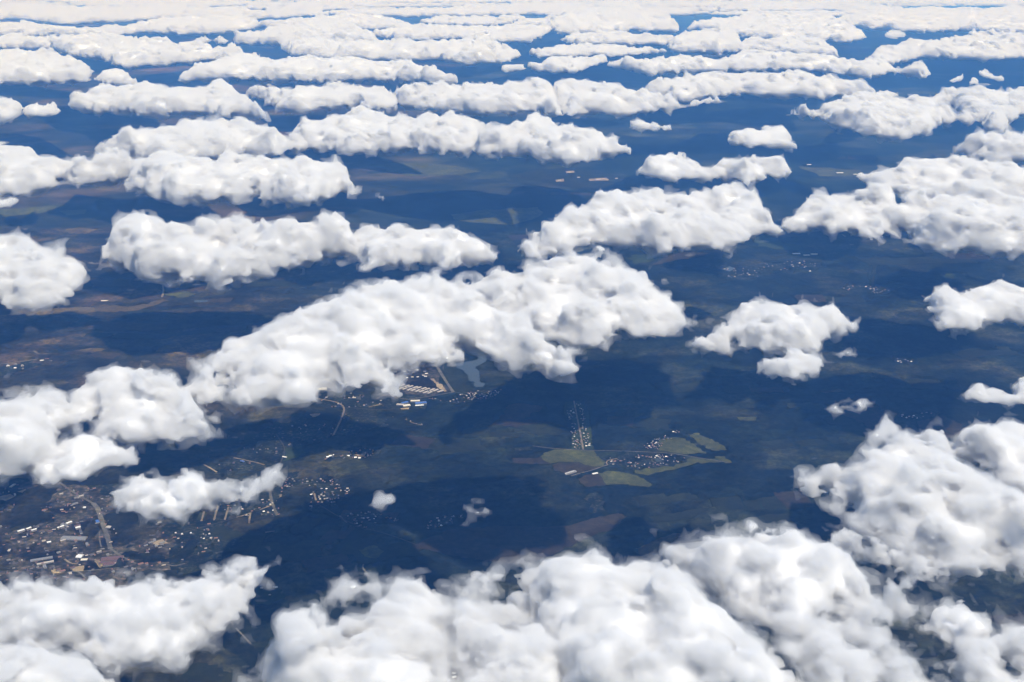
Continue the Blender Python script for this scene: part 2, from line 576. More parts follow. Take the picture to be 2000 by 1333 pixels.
for kind, pts in [
 ('olive', [(1055,892),(1063,885),(1083,879),(1160,881),(1170,890),(1182,905),(1178,912),(1150,912),(1130,903),(1090,903),(1075,906),(1062,900)]),
 ('brown', [(1075,910),(1090,904),(1130,904),(1155,912),(1172,912),(1160,918),(1130,924),(1110,930),(1085,922)]),
 ('olive', [(1165,924),(1205,921),(1235,928),(1262,938),(1275,951),(1250,953),(1235,949),(1200,946),(1185,948)]),
 ('brown', [(1128,938),(1140,930),(1164,924),(1184,948),(1170,950),(1145,951),(1135,945)]),
 ('olive', [(1285,870),(1290,858),(1320,855),(1340,857),(1355,868),(1370,880),(1380,886),(1340,888),(1300,882),(1286,880)]),
 ('olive', [(1340,850),(1360,845),(1390,858),(1415,872),(1420,880),(1402,882),(1380,878),(1362,865)]),
 ('olive', [(1240,925),(1265,930),(1300,920),(1360,905),(1410,904),(1395,898),(1350,893),(1335,905),(1300,910),(1270,912),(1240,918)]),
 ('olive', [(1395,893),(1415,892),(1430,904),(1415,905),(1405,900)]),
 ('dull', [(1265,1010),(1330,1000),(1375,993),(1385,995),(1370,1005),(1340,1015),(1290,1025),(1275,1018)]),
 ('tan', [(1240,1072),(1270,1060),(1310,1045),(1335,1040),(1320,1055),(1300,1070),(1290,1085),(1250,1085)]),
 ('plough', [(805,1068),(830,1055),(880,1035),(930,1030),(980,1028),(1050,1030),(1110,1028),(1160,1010),(1210,1003),(1225,1010),(1200,1035),(1150,1050),(1130,1062),(1080,1085),(1030,1100),(970,1100),(900,1090),(850,1078)]),
 ('dull', [(630,1080),(680,1058),(705,1050),(740,1058),(750,1075),(730,1092),(700,1085),(650,1082)]),
 ('olive', [(700,1075),(730,1066),(750,1078),(735,1092),(712,1088)]),
 ('brown', [(985,800),(1000,790),(1020,788),(1060,795),(1055,803),(1035,810),(1015,825),(990,818),(985,808)]),
 ('dull', [(1010,835),(1060,826),(1100,830),(1105,846),(1060,852),(1030,846)]),
 ('dull', [(850,715),(870,700),(905,730),(930,768),(985,775),(940,788),(890,768),(868,745)]),
 ('green', [(500,885),(540,875),(590,870),(598,885),(570,900),(530,905),(490,900)]),
 ('dull', [(430,905),(455,894),(490,892),(500,907),(460,915)]),
 ('plough', [(1640,790),(1670,775),(1700,775),(1715,800),(1745,820),(1762,842),(1740,850),(1700,840),(1670,820),(1645,812)]),
 ('brown', [(1790,822),(1840,812),(1880,830),(1890,850),(1850,858),(1800,852)]),
 ('dull', [(1605,818),(1640,812),(1668,822),(1690,838),(1650,840),(1620,830)]),
 ('brown', [(1270,520),(1300,500),(1340,493),(1385,495),(1350,505),(1300,515)]),
 ('green', [(1225,505),(1240,498),(1280,498),(1270,512),(1240,516)]),
 ('green', [(1470,465),(1500,460),(1530,475),(1565,480),(1560,490),(1480,482)]),
 ('dull', [(1520,500),(1560,492),(1600,500),(1605,512),(1560,512)]),
 ('green', [(1845,535),(1885,535),(1885,545),(1845,545)]),
 ('olive', [(-20,412),(60,405),(110,402),(90,415),(-20,428)]),
 ('olive', [(115,412),(170,410),(165,418),(130,422)]),
 ('tan', [(125,450),(155,445),(195,448),(170,458),(135,457)]),
 ('brown', [(170,545),(255,548),(250,560),(180,562)]),
 ('tan', [(80,605),(150,600),(200,601),(225,597),(250,600),(290,594),(318,584),(330,588),(270,607),(200,611),(140,616),(85,612)]),
 ('olive', [(320,575),(360,570),(385,575),(350,584)]),
 ('brown', [(400,585),(455,582),(450,590),(405,592)]),
 ('brown', [(140,630),(230,630),(330,632),(320,645),(200,648)]),
 ('tan', [(310,680),(350,678),(358,688),(330,692),(305,688)]),
 ('tan', [(145,685),(185,680),(215,682),(180,690)]),
 ('dull', [(980,345),(1050,330),(1130,330),(1250,350),(1230,370),(1120,368),(1050,355)]),
 ('olive', [(880,420),(950,410),(1050,405),(1060,418),(1000,440),(920,435),(890,430)]),
 ('olive', [(720,325),(780,318),(860,322),(940,335),(900,342),(800,345)]),
 ('olive', [(1560,325),(1680,332),(1690,345),(1600,345)]),
 ('brown', [(1600,765),(1640,760),(1650,766),(1610,770)]),
 ('olive', [(1440,816),(1478,815),(1476,822),(1446,822)]),
 ('brown', [(1195,799),(1240,796),(1258,799),(1230,803)]),
 ('dull', [(1480,1010),(1540,1002),(1590,1008),(1570,1020),(1500,1022)]),
 ('dull', [(480,700),(520,690),(560,700),(540,715)]),
 ('brown', [(1930,1206),(2010,1188),(2060,1200),(2010,1226),(1950,1224)]),
 ('dull', [(1640,1325),(1760,1290),(1900,1285),(2050,1300),(2050,1350),(1660,1350)]),
 ('dull', [(350,1290),(430,1300),(520,1345),(480,1360),(360,1340)]),
 ('green', [(500,1150),(540,1140),(560,1165),(530,1185),(495,1180)]),
 ('dull', [(405,1035),(440,1028),(470,1040),(455,1058),(420,1055)]),
]:
    land('field', pts, FIELD[kind], 0.8)

for pts in [
 [(400,950),(490,928),(560,925),(640,930),(690,955),(680,975),(640,990),(560,1010),(480,1010),(420,1000),(380,985)],
 [(668,1003),(720,998),(760,1008),(800,1015),(860,1003),(930,1000),(885,1025),(830,1042),(760,1037),(695,1032)],
 [(628,900),(650,885),(690,873),(735,876),(748,890),(700,898)],
 [(745,815),(790,812),(830,826),(862,838),(864,856),(845,858),(795,842)],
 [(835,780),(880,768),(920,762),(975,758),(992,770),(940,784),(880,790)],
 [(1104,786),(1137,783),(1158,878),(1116,878)],
 [(1240,880),(1285,848),(1300,840),(1338,836),(1332,848),(1292,856),(1284,880)],
 [(1175,896),(1262,886),(1345,890),(1332,906),(1290,914),(1235,918),(1195,918)],
 [(1395,522),(1460,508),(1530,515),(1560,506),(1602,514),(1595,532),(1500,537),(1450,544),(1405,542)],
 [(1632,564),(1680,553),(1740,568),(1722,578),(1680,574)],
 [(1745,814),(1780,803),(1830,798),(1836,814),(1790,823)],
 [(842,1312),(870,1298),(894,1308),(890,1345),(855,1345)],
 [(-20,722),(70,703),(105,698),(114,712),(30,728),(-20,740)],
 [(1150,965),(1168,962),(1182,1000),(1160,1004)],
 [(1000,875),(1030,872),(1045,880),(1010,884)],
 [(1745,698),(1785,702),(1786,714),(1750,710)],
]:
    land('village_ground', pts, FIELD['green'] if pts[0] == (1104, 786) else VILLAGE_MAT, 0.5, rag=0.03 if pts[0] == (1104, 786) else 0.13, wooded=pts[0] != (1104, 786))
land('town_ground', [(-120,1160),(-120,940),(60,940),(130,948),(200,952),(250,990),(300,1010),(345,1060),(335,1120),(200,1160)], TOWN_MAT, 0.5, rag=0.14, wooded=True)
land('village_ground', [(-120,1200),(-120,925),(100,930),(230,945),(330,985),(430,1012),(475,1052),(430,1110),(300,1140),(200,1200)], VILLAGE_MAT, 0.2, rag=0.12, wooded=True)
land('village_ground', [(380,905),(470,880),(600,800),(640,790),(740,795),(760,830),(700,850),(600,870),(500,920),(430,935)], VILLAGE_MAT, 0.2, rag=0.12, wooded=True)
land('works_ground', [(768,772),(745,735),(770,700),(840,695),(862,730),(880,765),(840,775)], TOWN_MAT, 0.5)
land('works_ground', [(588,778),(590,742),(640,742),(700,765),(735,775),(840,772),(830,800),(770,800),(690,800),(640,792)], VILLAGE_MAT, 0.45)
for pts in [
 [(840,741),(847,740),(852,747),(860,750),(869,761),(873,765),(868,766),(860,761),(855,758),(851,750)],
 [(603,743),(612,742),(620,770),(612,771)], [(590,771),(605,768),(622,771),(612,775),(594,775)],
 [(-5,972),(20,966),(43,982),(24,983),(-5,976)], [(33,961),(50,957),(61,962),(45,964)],
 [(225,1022),(243,1020),(240,1026),(226,1026)], [(250,1020),(282,1018),(286,1031),(252,1031)],
 [(297,1061),(317,1054),(329,1062),(306,1067)], [(100,1115),(118,1112),(120,1120),(103,1122)], [(140,1110),(165,1106),(163,1116),(142,1116)],
 [(72,1102),(104,1095),(105,1099),(74,1106)], [(184,1098),(194,1096),(202,1107),(193,1109)], [(605,810),(645,807),(640,815),(610,816)],
 [(606,823),(615,821),(618,826),(608,828)], [(775,800),(800,797),(796,803),(780,805)], [(690,890),(715,886),(712,893)],
 [(1105,335),(1120,334),(1122,338),(1106,339)], [(1150,350),(1185,348),(1190,353),(1152,354)], [(1085,352),(1100,350),(1102,355),(1086,356)],
]:
    land('yard', pts, SAND_MAT, 1.2, clear=False, rag=0.03)

lk = [(1490,190),(1590,175),(1650,260),(1640,330),(1570,380),(1490,410),(1545,500),(1555,580),(1545,610),(1620,640),(1600,695),(1500,695),(1465,670),(1465,620),(1395,600),(1390,540),(1330,470),(1230,425),(1200,370),(1290,345),(1440,330),(1530,300),(1520,250)]
land('lake', [(720 + x / 7.143, 660 + y / 7.143) for x, y in lk], WATER, 1.0, rag=0.03)
land('pond', [(1408,527),(1425,521),(1436,525),(1425,531)], WATER, 1.0)
land('pond', [(1278,899),(1290,895),(1297,899),(1284,903)], WATER, 1.0)
land('pond', [(375,588),(400,586),(408,590),(385,593)], WATER, 1.0)

def road(pts, width, mat, name='road', z=1.7):
    c = [Vector(at(x, y, z)) for x, y in pts]
    # round the bends
    for _ in range(2):
        n = [c[0]]
        for a, b in zip(c[:-1], c[1:]):
            n += [a.lerp(b, .25), a.lerp(b, .75)]
        c = n + [c[-1]]
    L, R = [], []
    for i, p in enumerate(c):
        t = (c[min(i + 1, len(c) - 1)] - c[max(i - 1, 0)]).normalized()
        s = Vector((-t.y, t.x)) * width / 2 * rg.uniform(.85, 1.15)
        L.append(p + s); R.append(p - s)
    n = len(c)
    LAYER[0] += 1
    zz = z + 0.012 * LAYER[0]
    o = mesh_from(name, [(p.x, p.y, zz) for p in L + R], [(i, n + i, n + i + 1, i + 1) for i in range(n - 1)], mat)
    tag(o, kind='structure')
    wide = max(width * 0.5 + 14, 18) / max(width / 2, 1)
    OPEN.append([tuple(p + (p - q) * 0 + (p - q).normalized() * 10) for p, q in zip(L, R)] + [tuple(q + (q - p).normalized() * 10) for p, q in reversed(list(zip(L, R)))])
    return o
Z4 = lambda pts: [(720 + x / 7.143, 660 + y / 7.143) for x, y in pts]
Z5 = lambda pts: [(x / 5.556, 930 + y / 5.556) for x, y in pts]
Z7 = lambda pts: [(380 + x / 5.263, 860 + y / 5.263) for x, y in pts]
Z8 = lambda pts: [(580 + x / 6.667, 740 + y / 6.667) for x, y in pts]
road([(1121,784),(1125,805),(1130,830),(1135,855),(1139,879)], 11, DIRT_ROAD)
road([(1040,872),(1085,878),(1160,881),(1215,882),(1265,884),(1310,886),(1345,892),(1382,898),(1432,906)], 8, PAVED_ROAD)
road([(1115,931),(1130,926),(1155,920),(1172,914),(1186,909)], 9, PAVED_ROAD)
road([(1187,909),(1183,904),(1190,899),(1206,897)], 9, DIRT_ROAD)
road([(1281,907),(1274,902),(1272,898),(1284,896)], 6, PAVED_ROAD)
road(Z4([(1090,110),(1085,230),(935,370),(965,425),(1060,585),(1180,765)]), 22, PAVED_ROAD)
road(Z4([(1180,765),(1100,780),(960,805),(800,830),(560,865)]), 12, PAVED_ROAD)
road(Z4([(300,810),(360,830),(410,850),(560,865)]), 10, PAVED_ROAD)
road(Z4([(480,745),(560,770),(640,790)]), 12, PAVED_ROAD)
road(Z8([(-60,225),(120,235),(300,270),(450,295),(550,320),(600,360),(620,410),(580,520),(520,650),(460,765)]), 13, DIRT_ROAD)
road(Z8([(930,375),(1010,355),(1110,335)]), 12, DIRT_ROAD)
road(Z8([(1040,265),(1100,230),(1200,212),(1310,262)]), 10, DIRT_ROAD)
road(Z8([(1410,530),(1500,580),(1620,610)]), 7, DIRT_ROAD)
road(Z5([(600,50),(680,100),(810,190),(900,240),(1015,305)]), 14, PAVED_ROAD)
road(Z5([(1010,300),(1060,350),(1090,450),(1130,560),(1170,680),(1200,795)]), 26, PAVED_ROAD)
road(Z5([(1200,795),(1230,815),(1290,860),(1380,910),(1480,960)]), 12, PAVED_ROAD)
road(Z5([(830,1040),(880,1060),(940,1130)]), 9, PAVED_ROAD)
road(Z5([(700,905),(750,945),(800,960),(850,950)]), 10, DIRT_ROAD)
road(Z5([(1030,910),(1080,960),(1090,1000)]), 12, DIRT_ROAD)
road(Z5([(730,1055),(800,1040),(900,1040),(1100,1020),(1300,1000)]), 8, PAVED_ROAD)
road(Z5([(1080,600),(1080,700),(1100,780)]), 8, PAVED_ROAD)
road(Z5([(1800,960),(1880,985),(1950,970),(2010,955)]), 10, PAVED_ROAD)
road(Z7([(770,480),(780,560),(795,650),(850,780)]), 16, PAVED_ROAD)
road(Z7([(795,670),(740,695),(670,720)]), 10, DIRT_ROAD)
for p in ([(240,680),(215,770),(200,830)], [(350,690),(330,760),(310,825)], [(98,735),(85,790),(70,838)], [(575,750),(565,810),(560,865)], [(1230,550),(1250,625)], [(890,560),(880,600)]):
    road(Z7(p), 11, DIRT_ROAD)
road(Z7([(570,755),(500,780),(430,800)]), 12, DIRT_ROAD)
road(Z7([(400,185),(480,200),(560,220),(640,235),(720,260)]), 10, DIRT_ROAD)
road(Z7([(95,255),(160,290),(230,335)]), 11, DIRT_ROAD)
road(Z7([(1490,780),(1530,820),(1565,855)]), 9, PAVED_ROAD)
road(Z7([(720,955),(780,945),(840,940)]), 12, PAVED_ROAD)
road([(710,1103),(708,1110),(714,1118),(722,1128)], 9, PAVED_ROAD)
road([(444,1208),(462,1230),(478,1246),(492,1262)], 9, PAVED_ROAD)
road([(530,1310),(520,1325),(508,1345)], 12, DIRT_ROAD)
road([(66,686),(75,693),(95,692),(108,690)], 16, PAVED_ROAD)
road([(-10,714),(40,708),(75,702)], 20, PAVED_ROAD)
road([(1711,500),(1706,540),(1702,575)], 16, FIELD['dull'])
road([(318,558),(320,570),(316,582)], 18, DIRT_ROAD)
for pts in ([(620,985),(660,1010),(700,1030),(760,1045),(815,1066)], [(643,792),(700,800),(770,802)], [(540,850),(560,880),(545,910),(530,950)], [(345,1045),(400,1030),(470,1010)]):
    road(pts, 7, LANE)

# ------------------------------------------------------------------ buildings
def gable(name, cx, cy_, ang, L, Wd, H, rise, wall, roof, z=1.2):
    """Walls and a pitched roof with small eaves, one mesh of two materials."""
    a, b, e = L / 2, Wd / 2, min(0.6, Wd * .05)
    v = [(-a, -b, 0), (a, -b, 0), (a, b, 0), (-a, b, 0), (-a, -b, H), (a, -b, H), (a, b, H), (-a, b, H), (-a, 0, H + rise), (a, 0, H + rise),
         (-a - e, -b - e, H - .3), (a + e, -b - e, H - .3), (a + e, 0, H + rise + .25), (-a - e, 0, H + rise + .25), (-a - e, b + e, H - .3), (a + e, b + e, H - .3)]
    f = [(0, 1, 5, 4), (1, 2, 6, 9, 5), (2, 3, 7, 6), (3, 0, 4, 8, 7), (10, 11, 12, 13), (13, 12, 15, 14)]
    me = bpy.data.meshes.new(name)
    me.from_pydata(v, [], f)
    me.materials.append(wall); me.materials.append(roof)
    for i in (4, 5):
        me.polygons[i].material_index = 1
    o = bpy.data.objects.new(name, me)
    o.location = (cx, cy_, z); o.rotation_euler = (0, 0, ang)
    col.objects.link(o)
    return o

HOUSE = {}
ROOF_WORD = {'white': 'white roofed', 'grey': 'grey roofed', 'dark': 'dark roofed', 'rust': 'rusty roofed', 'pale': 'pale roofed'}
ORDS = ['leftmost', 'second', 'third', 'fourth', 'fifth', 'sixth', 'seventh', 'eighth', 'ninth', 'tenth']
def house(px, py, ang, size, roof, label, group):
    """Small houses share the mesh of their kind."""
    key = (roof,)
    x, y = at(px, py, 4)
    if key not in HOUSE:
        o = gable('house', x, y, ang, 13, 10, 3.6, 3.2, WALL, ROOFS[roof])
        HOUSE[key] = o.data
    else:
        o = bpy.data.objects.new('house', HOUSE[key])
        col.objects.link(o)
        o.location = (x, y, 1.2); o.rotation_euler = (0, 0, ang)
    o.scale = (size, size, size)
    tag(o, ROOF_WORD[roof] + ' ' + label, 'house', group)
    return o

def inside(poly, x, y):
    c = False
    for i in range(len(poly)):
        (x0, y0), (x1, y1) = poly[i], poly[i - 1]
        if (y0 > y) != (y1 > y) and x < (x1 - x0) * (y - y0) / (y1 - y0) + x0:
            c = not c
    return c

rh = random.Random(23)
def settle(poly, n, label, group, bright=.2, size=(.6, 1.05), ang=0.3):
    xs = [p[0] for p in poly]; ys = [p[1] for p in poly]
    done, tries, spots = 0, 0, []
    while done < n and tries < 4000:
        tries += 1
        x, y = rh.uniform(min(xs), max(xs)), rh.uniform(min(ys), max(ys))
        if not inside(poly, x, y) or any(abs(x - a) < 4.2 and abs(y - b) < 1.9 for a, b in spots):
            continue
        spots.append((x, y))
        roof = 'white' if rh.random() < bright else rh.choice(['grey', 'grey', 'dark', 'rust', 'pale', 'pale'])
        house(x, y, ang + rh.choice([0, math.pi / 2]) + rh.gauss(0, .12), rh.uniform(*size), roof, label, group)
        done += 1

settle([(560,935),(640,932),(685,955),(675,975),(620,985),(560,980),(545,955)], 40, 'small house among gardens in the village right of the ragged little cloud', 'houses of the street village')
settle([(440,975),(520,972),(556,990),(540,1003),(470,1003)], 9, 'small house by the parallel dirt streets under the ragged little cloud', 'houses by the parallel streets')
settle([(676,1005),(720,1002),(760,1010),(800,1017),(860,1007),(915,1003),(880,1023),(830,1038),(760,1033),(705,1029)], 38, 'small house in the village between two dark woods, near the tiny puffs', 'houses of the shaded village')
settle([(645,892),(690,877),(732,879),(742,889),(700,895)], 10, 'small house in the narrow clearing left of centre', 'houses in the narrow clearing')
for x, y in ((640,893),(645,891),(650,889),(655,887),(680,891),(694,894),(702,895)):
    house(x, y, .3, 1.25, 'white', 'house in the row along the narrow clearing left of centre', 'white houses in the narrow clearing')
settle([(765,822),(790,818),(830,830),(858,840),(860,852),(850,855),(800,840)], 16, 'small house in the forest hamlet below the blue roofed works', 'houses of the forest hamlet', .45)
settle([(845,777),(880,772),(920,766),(975,762),(985,770),(940,780),(880,786)], 28, 'small house in the village at the foot of the lake', 'houses below the lake', .35)
settle([(1107,800),(1120,798),(1132,876),(1119,876)], 26, 'small cabin on the left side of the straight dirt road', 'cabins along the straight dirt road, left side', .2, (.6, .95), .15)
settle([(1129,786),(1137,784),(1156,876),(1144,876)], 26, 'small cabin on the right side of the straight dirt road', 'cabins along the straight dirt road, right side', .2, (.6, .95), .15)
settle([(1252,876),(1285,852),(1300,843),(1333,839),(1328,846),(1290,855),(1280,878)], 16, 'small house on the slope above the paved road, beside the olive field', 'houses above the paved road', .25)
settle([(1185,897),(1260,890),(1330,892),(1325,903),(1290,911),(1240,912),(1200,914)], 18, 'small house among trees between the olive fields', 'houses between the olive fields', .3)
settle([(1405,523),(1460,512),(1530,517),(1560,508),(1598,516),(1590,530),(1500,535),(1450,542),(1410,540)], 30, 'tiny house in the far village right of the domed central cloud', 'houses of the far village', .15, (.9, 1.4))
settle([(1640,563),(1680,556),(1732,568),(1720,575),(1680,572)], 12, 'tiny house in the far hamlet above the small cloud at the right', 'houses of the far hamlet', .08, (.9, 1.3))
settle([(1752,813),(1780,806),(1826,801),(1830,811),(1790,820)], 12, 'small house by the mauve fields at the right', 'houses by the mauve fields', .35)
settle([(1748,700),(1783,704),(1784,712),(1752,708)], 7, 'tiny house in the dark forest near the right edge', 'houses in the dark forest', .4)
settle([(848,1314),(870,1302),(890,1310),(886,1335),(860,1338)], 10, 'house seen through the gap in the clouds at the bottom edge', 'houses in the cloud gap', .4, (1.0, 1.5))
settle([(0,716),(70,706),(102,701),(108,710),(30,724)], 8, 'building in the far settlement at the left edge', 'houses at the left edge', .4, (1.2, 2.0))
settle([(500,1140),(560,1120),(575,1150),(520,1175)], 6, 'small house in the dark wood right of the long lower left cloud', 'houses in the lower wood', .3)
settle([(330,1040),(380,1030),(425,1040),(415,1060),(360,1062)], 12, 'small house in the wood at the edge of the town', 'houses at the town edge', .35)

def hall(name, q, h, wall, roof, label, category='building', group=None, lights=None, zoom=None):
    """A long shed from the ends of its ridge: ((x0, y0), (x1, y1), width in metres)."""
    (x0, y0), (x1, y1), wd = q
    if zoom:
        (x0, y0), (x1, y1) = zoom([(x0, y0), (x1, y1)])
    a, b = Vector(at(x0, y0, h)), Vector(at(x1, y1, h))
    c = (a + b) / 2
    L = max((b - a).length, 8)
    ang = math.atan2(b.y - a.y, b.x - a.x)
    root = bpy.data.objects.new(name, None)
    root.location = (c.x, c.y, 1.0); root.rotation_euler = (0, 0, ang)
    col.objects.link(root)
    A, B, r = L / 2, wd / 2, wd * .10
    v = [(-A, -B, 0), (A, -B, 0), (A, B, 0), (-A, B, 0), (-A, -B, h), (A, -B, h), (A, B, h), (-A, B, h), (-A, 0, h + r), (A, 0, h + r)]
    mesh_from('wall', v, [(0, 1, 5, 4), (1, 2, 6, 9, 5), (2, 3, 7, 6), (3, 0, 4, 8, 7)], wall, root)
    e = .8
    rv = [(-A - e, -B - e, h - .1), (A + e, -B - e, h - .1), (A + e, 0, h + r + .2), (-A - e, 0, h + r + .2), (-A - e, B + e, h - .1), (A + e, B + e, h - .1)]
    mesh_from('roof', rv, [(0, 1, 2, 3), (3, 2, 5, 4)], roof, root)
    if lights:
        k = B * .12
        vv = [(-A * .8, -k, h + r * .9 + .2), (A * .8, -k, h + r * .9 + .2), (A * .8, k, h + r * .9 + .2), (-A * .8, k, h + r * .9 + .2), (-A * .8, 0, h + r + .9), (A * .8, 0, h + r + .9)]
        mesh_from('roof_light', vv, [(0, 1, 5, 4), (2, 3, 4, 5), (1, 2, 5), (3, 0, 4)], lights, root)
    tag(root, label, category, group)
    return root

up = [((425,675),(500,655)),((497,685),(565,662)),((550,690),(615,668)),((615,700),(683,680)),((665,707),(730,685)),((733,718),(798,695)),((783,725),(848,705)),((850,738),(915,712)),((900,745),(965,718)),((960,757),(1038,733))]
dn = [((355,705),(425,678)),((415,715),(485,690)),((470,722),(535,697)),((535,735),(600,707)),((590,740),(652,715)),((650,752),(712,725)),((705,757),(768,733)),((760,770),(830,745)),((820,775),(882,750))]
for i_, (a, b) in enumerate(up):
    hall('barn', (a, b, 17), 5, WALL_GREY, ROOFS['pale'], ORDS[i_] + ('' if i_ == 0 else ' from the left') + ' long pale barn in the rear row by the lake', 'barn', 'barns of the rear row', zoom=Z4)
for i_, (a, b) in enumerate(dn):
    hall('barn', (a, b, 17), 5, WALL_GREY, ROOFS['pale'], ORDS[i_] + ('' if i_ == 0 else ' from the left') + ' long pale barn in the front row by the lake', 'barn', 'barns of the front row', zoom=Z4)
for x, y in ((328,415),(412,408),(500,398),(572,358),(600,385),(610,425),(498,470),(572,460),(622,480),(675,452),(780,470),(805,500),(763,525),(795,540),(535,560),(610,550),(685,548),(550,500),(375,478)):
    (px, py), = Z4([(x, y)])
    a, b = at(px, py, 4)
    o = gable('shed', a, b, rh.uniform(-.2, .4), rh.uniform(16, 22), 11, 4.5, 2, WALL_GREY, ROOFS[rh.choice(['white', 'cream', 'grey', 'white'])])
    tag(o, 'small pale shed on the dark works ground behind the barn rows', 'shed', 'sheds behind the barns')
hall('warehouse', ((975,100),(1080,104),28), 8, WALL_GREY, ROOFS['white'], 'long white roofed warehouse at the cloud edge above the barns', zoom=Z4)
hall('factory_hall', ((1540,318),(1685,305),34), 10, WALL_GREY, ROOFS['blue'], 'large blue roofed factory hall near the barns', lights=ROOFS['grey'], zoom=Z8)
hall('factory_hall', ((1480,288),(1600,284),26), 9, WALL_GREY, ROOFS['cream'], 'cream roofed hall behind the blue roofed factory', zoom=Z8)
hall('factory_hall', ((1360,318),(1440,300),24), 9, WALL_GREY, ROOFS['blue'], 'smaller blue roofed hall left of the factory', zoom=Z8)
hall('factory_hall', ((1380,352),(1470,340),34), 8, WALL_GREY, ROOFS['cream'], 'cream roofed hall at the front left of the factory', zoom=Z8)
hall('factory_hall', ((1300,332),(1385,338),28), 8, WALL_GREY, ROOFS['pale'], 'pale flat hall at the far left of the factory', zoom=Z8)
hall('factory_hall', ((1540,350),(1650,342),16), 6, WALL_GREY, ROOFS['white'], 'low white roofed hall in front of the blue roofed factory', zoom=Z8)
hall('warehouse', ((258,128),(392,126),62), 12, WALL_GREY, ROOFS['cream'], 'huge cream roofed warehouse beside the sandy strip, partly under cloud', zoom=Z8)
hall('shed', ((110,195),(165,178),14), 6, WALL_GREY, ROOFS['white'], 'long white shed at the foot of the sandy strip', zoom=Z8)
hall('shed', ((722,247),(766,245),14), 6, WALL_GREY, ROOFS['cream'], 'lone cream roofed shed right of the huge warehouse', zoom=Z8)
hall('shed', ((170,556),(245,553),12), 5, WALL_GREY, ROOFS['cream'], 'cream roofed shed on the green slope left of the road', zoom=Z8)
hall('shed', ((458,536),(498,536),10), 5, WALL_GREY, ROOFS['grey'], 'grey shed just left of the winding dirt road', zoom=Z8)
hall('cowshed', ((1098,928),(1124,920),26), 7, WALL_GREY, ROOFS['grey'], 'long grey cowshed with a bright ridge light by the dark forest', lights=ROOFS['white'])
hall('shed', ((1157,926),(1167,924),14), 5, WALL_GREY, ROOFS['white'], 'small white shed near the long grey cowshed')
hall('shed', ((552,892),(560,893.5),12), 5, WALL_GREY, ROOFS['white'], 'bright white shed at the edge of the green field', zoom=None)
hall('shed', ((470,900),(477,902),12), 5, WALL_GREY, ROOFS['blue'], 'blue roofed shed left of the green field', zoom=None)
for p, w_, rf, lb in [(p, w_, 'white', lb) for p, w_, lb in [
 (((190,601),(262,580)), 14, 'long white roofed block, leftmost in the town'),
 (((285,575),(335,556)), 13, 'white roofed block second from the left in the town'),
 (((340,590),(395,572)), 12, 'short white roofed block, third from the left in the town'),
 (((622,562),(640,556)), 12, 'tiny white block at the left end of the town centre row'),
 (((650,553),(692,538)), 13, 'white roofed block in the middle of the town centre row'),
 (((718,515),(776,494)), 15, 'white roofed block at the upper end of the town centre row'),
 (((820,562),(872,550)), 18, 'white roofed block nearest the wide road, on its left')]]:
    hall('apartment_block', (*p, w_), 13, WALL, ROOFS[rf], lb, zoom=Z5)
for p, w_, h_, rf, lb in [
 (((1100,905),(1335,885)), 46, 9, 'maroon', 'big maroon roofed factory at the end of the wide road'),
 (((1120,955),(1340,932)), 40, 9, 'maroon', 'second maroon roofed factory, in front of the first'),
 (((670,670),(935,678)), 42, 8, 'grey', 'wide grey factory roof in the middle of the town'),
 (((400,958),(582,922)), 16, 8, 'pale', 'long pale shed in the lower part of the town'),
 (((330,918),(570,878)), 20, 8, 'grey', 'long grey shed behind the pale one in the town'),
 (((835,868),(895,872)), 34, 8, 'white', 'white hall on grass in the lower town'),
 (((880,908),(948,905)), 20, 6, 'cream', 'cream hall next to the white one on grass'),
 (((1160,550),(1205,556)), 24, 8, 'pale', 'pale hall right of the wide road in the town'),
 (((1238,584),(1258,578)), 18, 8, 'white', 'small white hall right of the wide road in the town'),
 (((510,720),(552,712)), 14, 7, 'white', 'white shed left of the grey factory roof'),
 (((1050,480),(1066,505)), 16, 7, 'blue', 'small blue roofed shed touching the wide road'),
 (((110,120),(160,88)), 16, 7, 'pale', 'pale shed at the upper edge of the town'),
 (((905,340),(932,340)), 16, 7, 'white', 'white hall above the bend of the wide road'),
 (((755,72),(790,72)), 12, 6, 'white', 'white shed at the top end of the town road')]:
    hall('factory_hall', (*p, w_), h_, WALL_GREY, ROOFS[rf], lb, zoom=Z5)
town = [(0,960),(60,950),(130,958),(195,965),(245,1000),(290,1020),(325,1060),(315,1100),(200,1125),(60,1120),(0,1110)]
n_ = 0
while n_ < 64:
    x, y = rh.uniform(0, 330), rh.uniform(945, 1125)
    if not inside(town, x, y) or 180 < x < 225 and 985 < y < 1075:
        continue
    n_ += 1
    L = rh.uniform(4, 12); d = rh.choice([(1, -.28), (1, -.28), (.16, .5)])
    hall('town_building', ((x, y), (x + L * d[0], y + L * d[1]), rh.uniform(9, 14)), rh.uniform(5, 13), WALL, ROOFS[(rf_ := rh.choice(['grey', 'dark', 'rust', 'pale', 'grey', 'maroon']))],
         'low ' + rf_ + ' roofed building among trees in the town at lower left', 'building', 'dull roofed town buildings')
for x, y, w_ in ((1112,337,30), (1168,351,40), (1092,353,26), (1130,347,24), (1204,349,22), (1555,496,50), (1575,499,40), (1590,497,45), (1640,338,60), (1580,322,40), (1672,341,50), (205,588,40)):
    a, b = at(x, y, 6)
    o = gable('warehouse', a, b, 0.1, w_ * 1.6, w_ * .8, 8, 3, WALL_GREY, ROOFS['cream' if x < 1500 else 'white'])
    tag(o, 'pale distant warehouse on the plain beyond the clouds', 'building', 'distant warehouses')

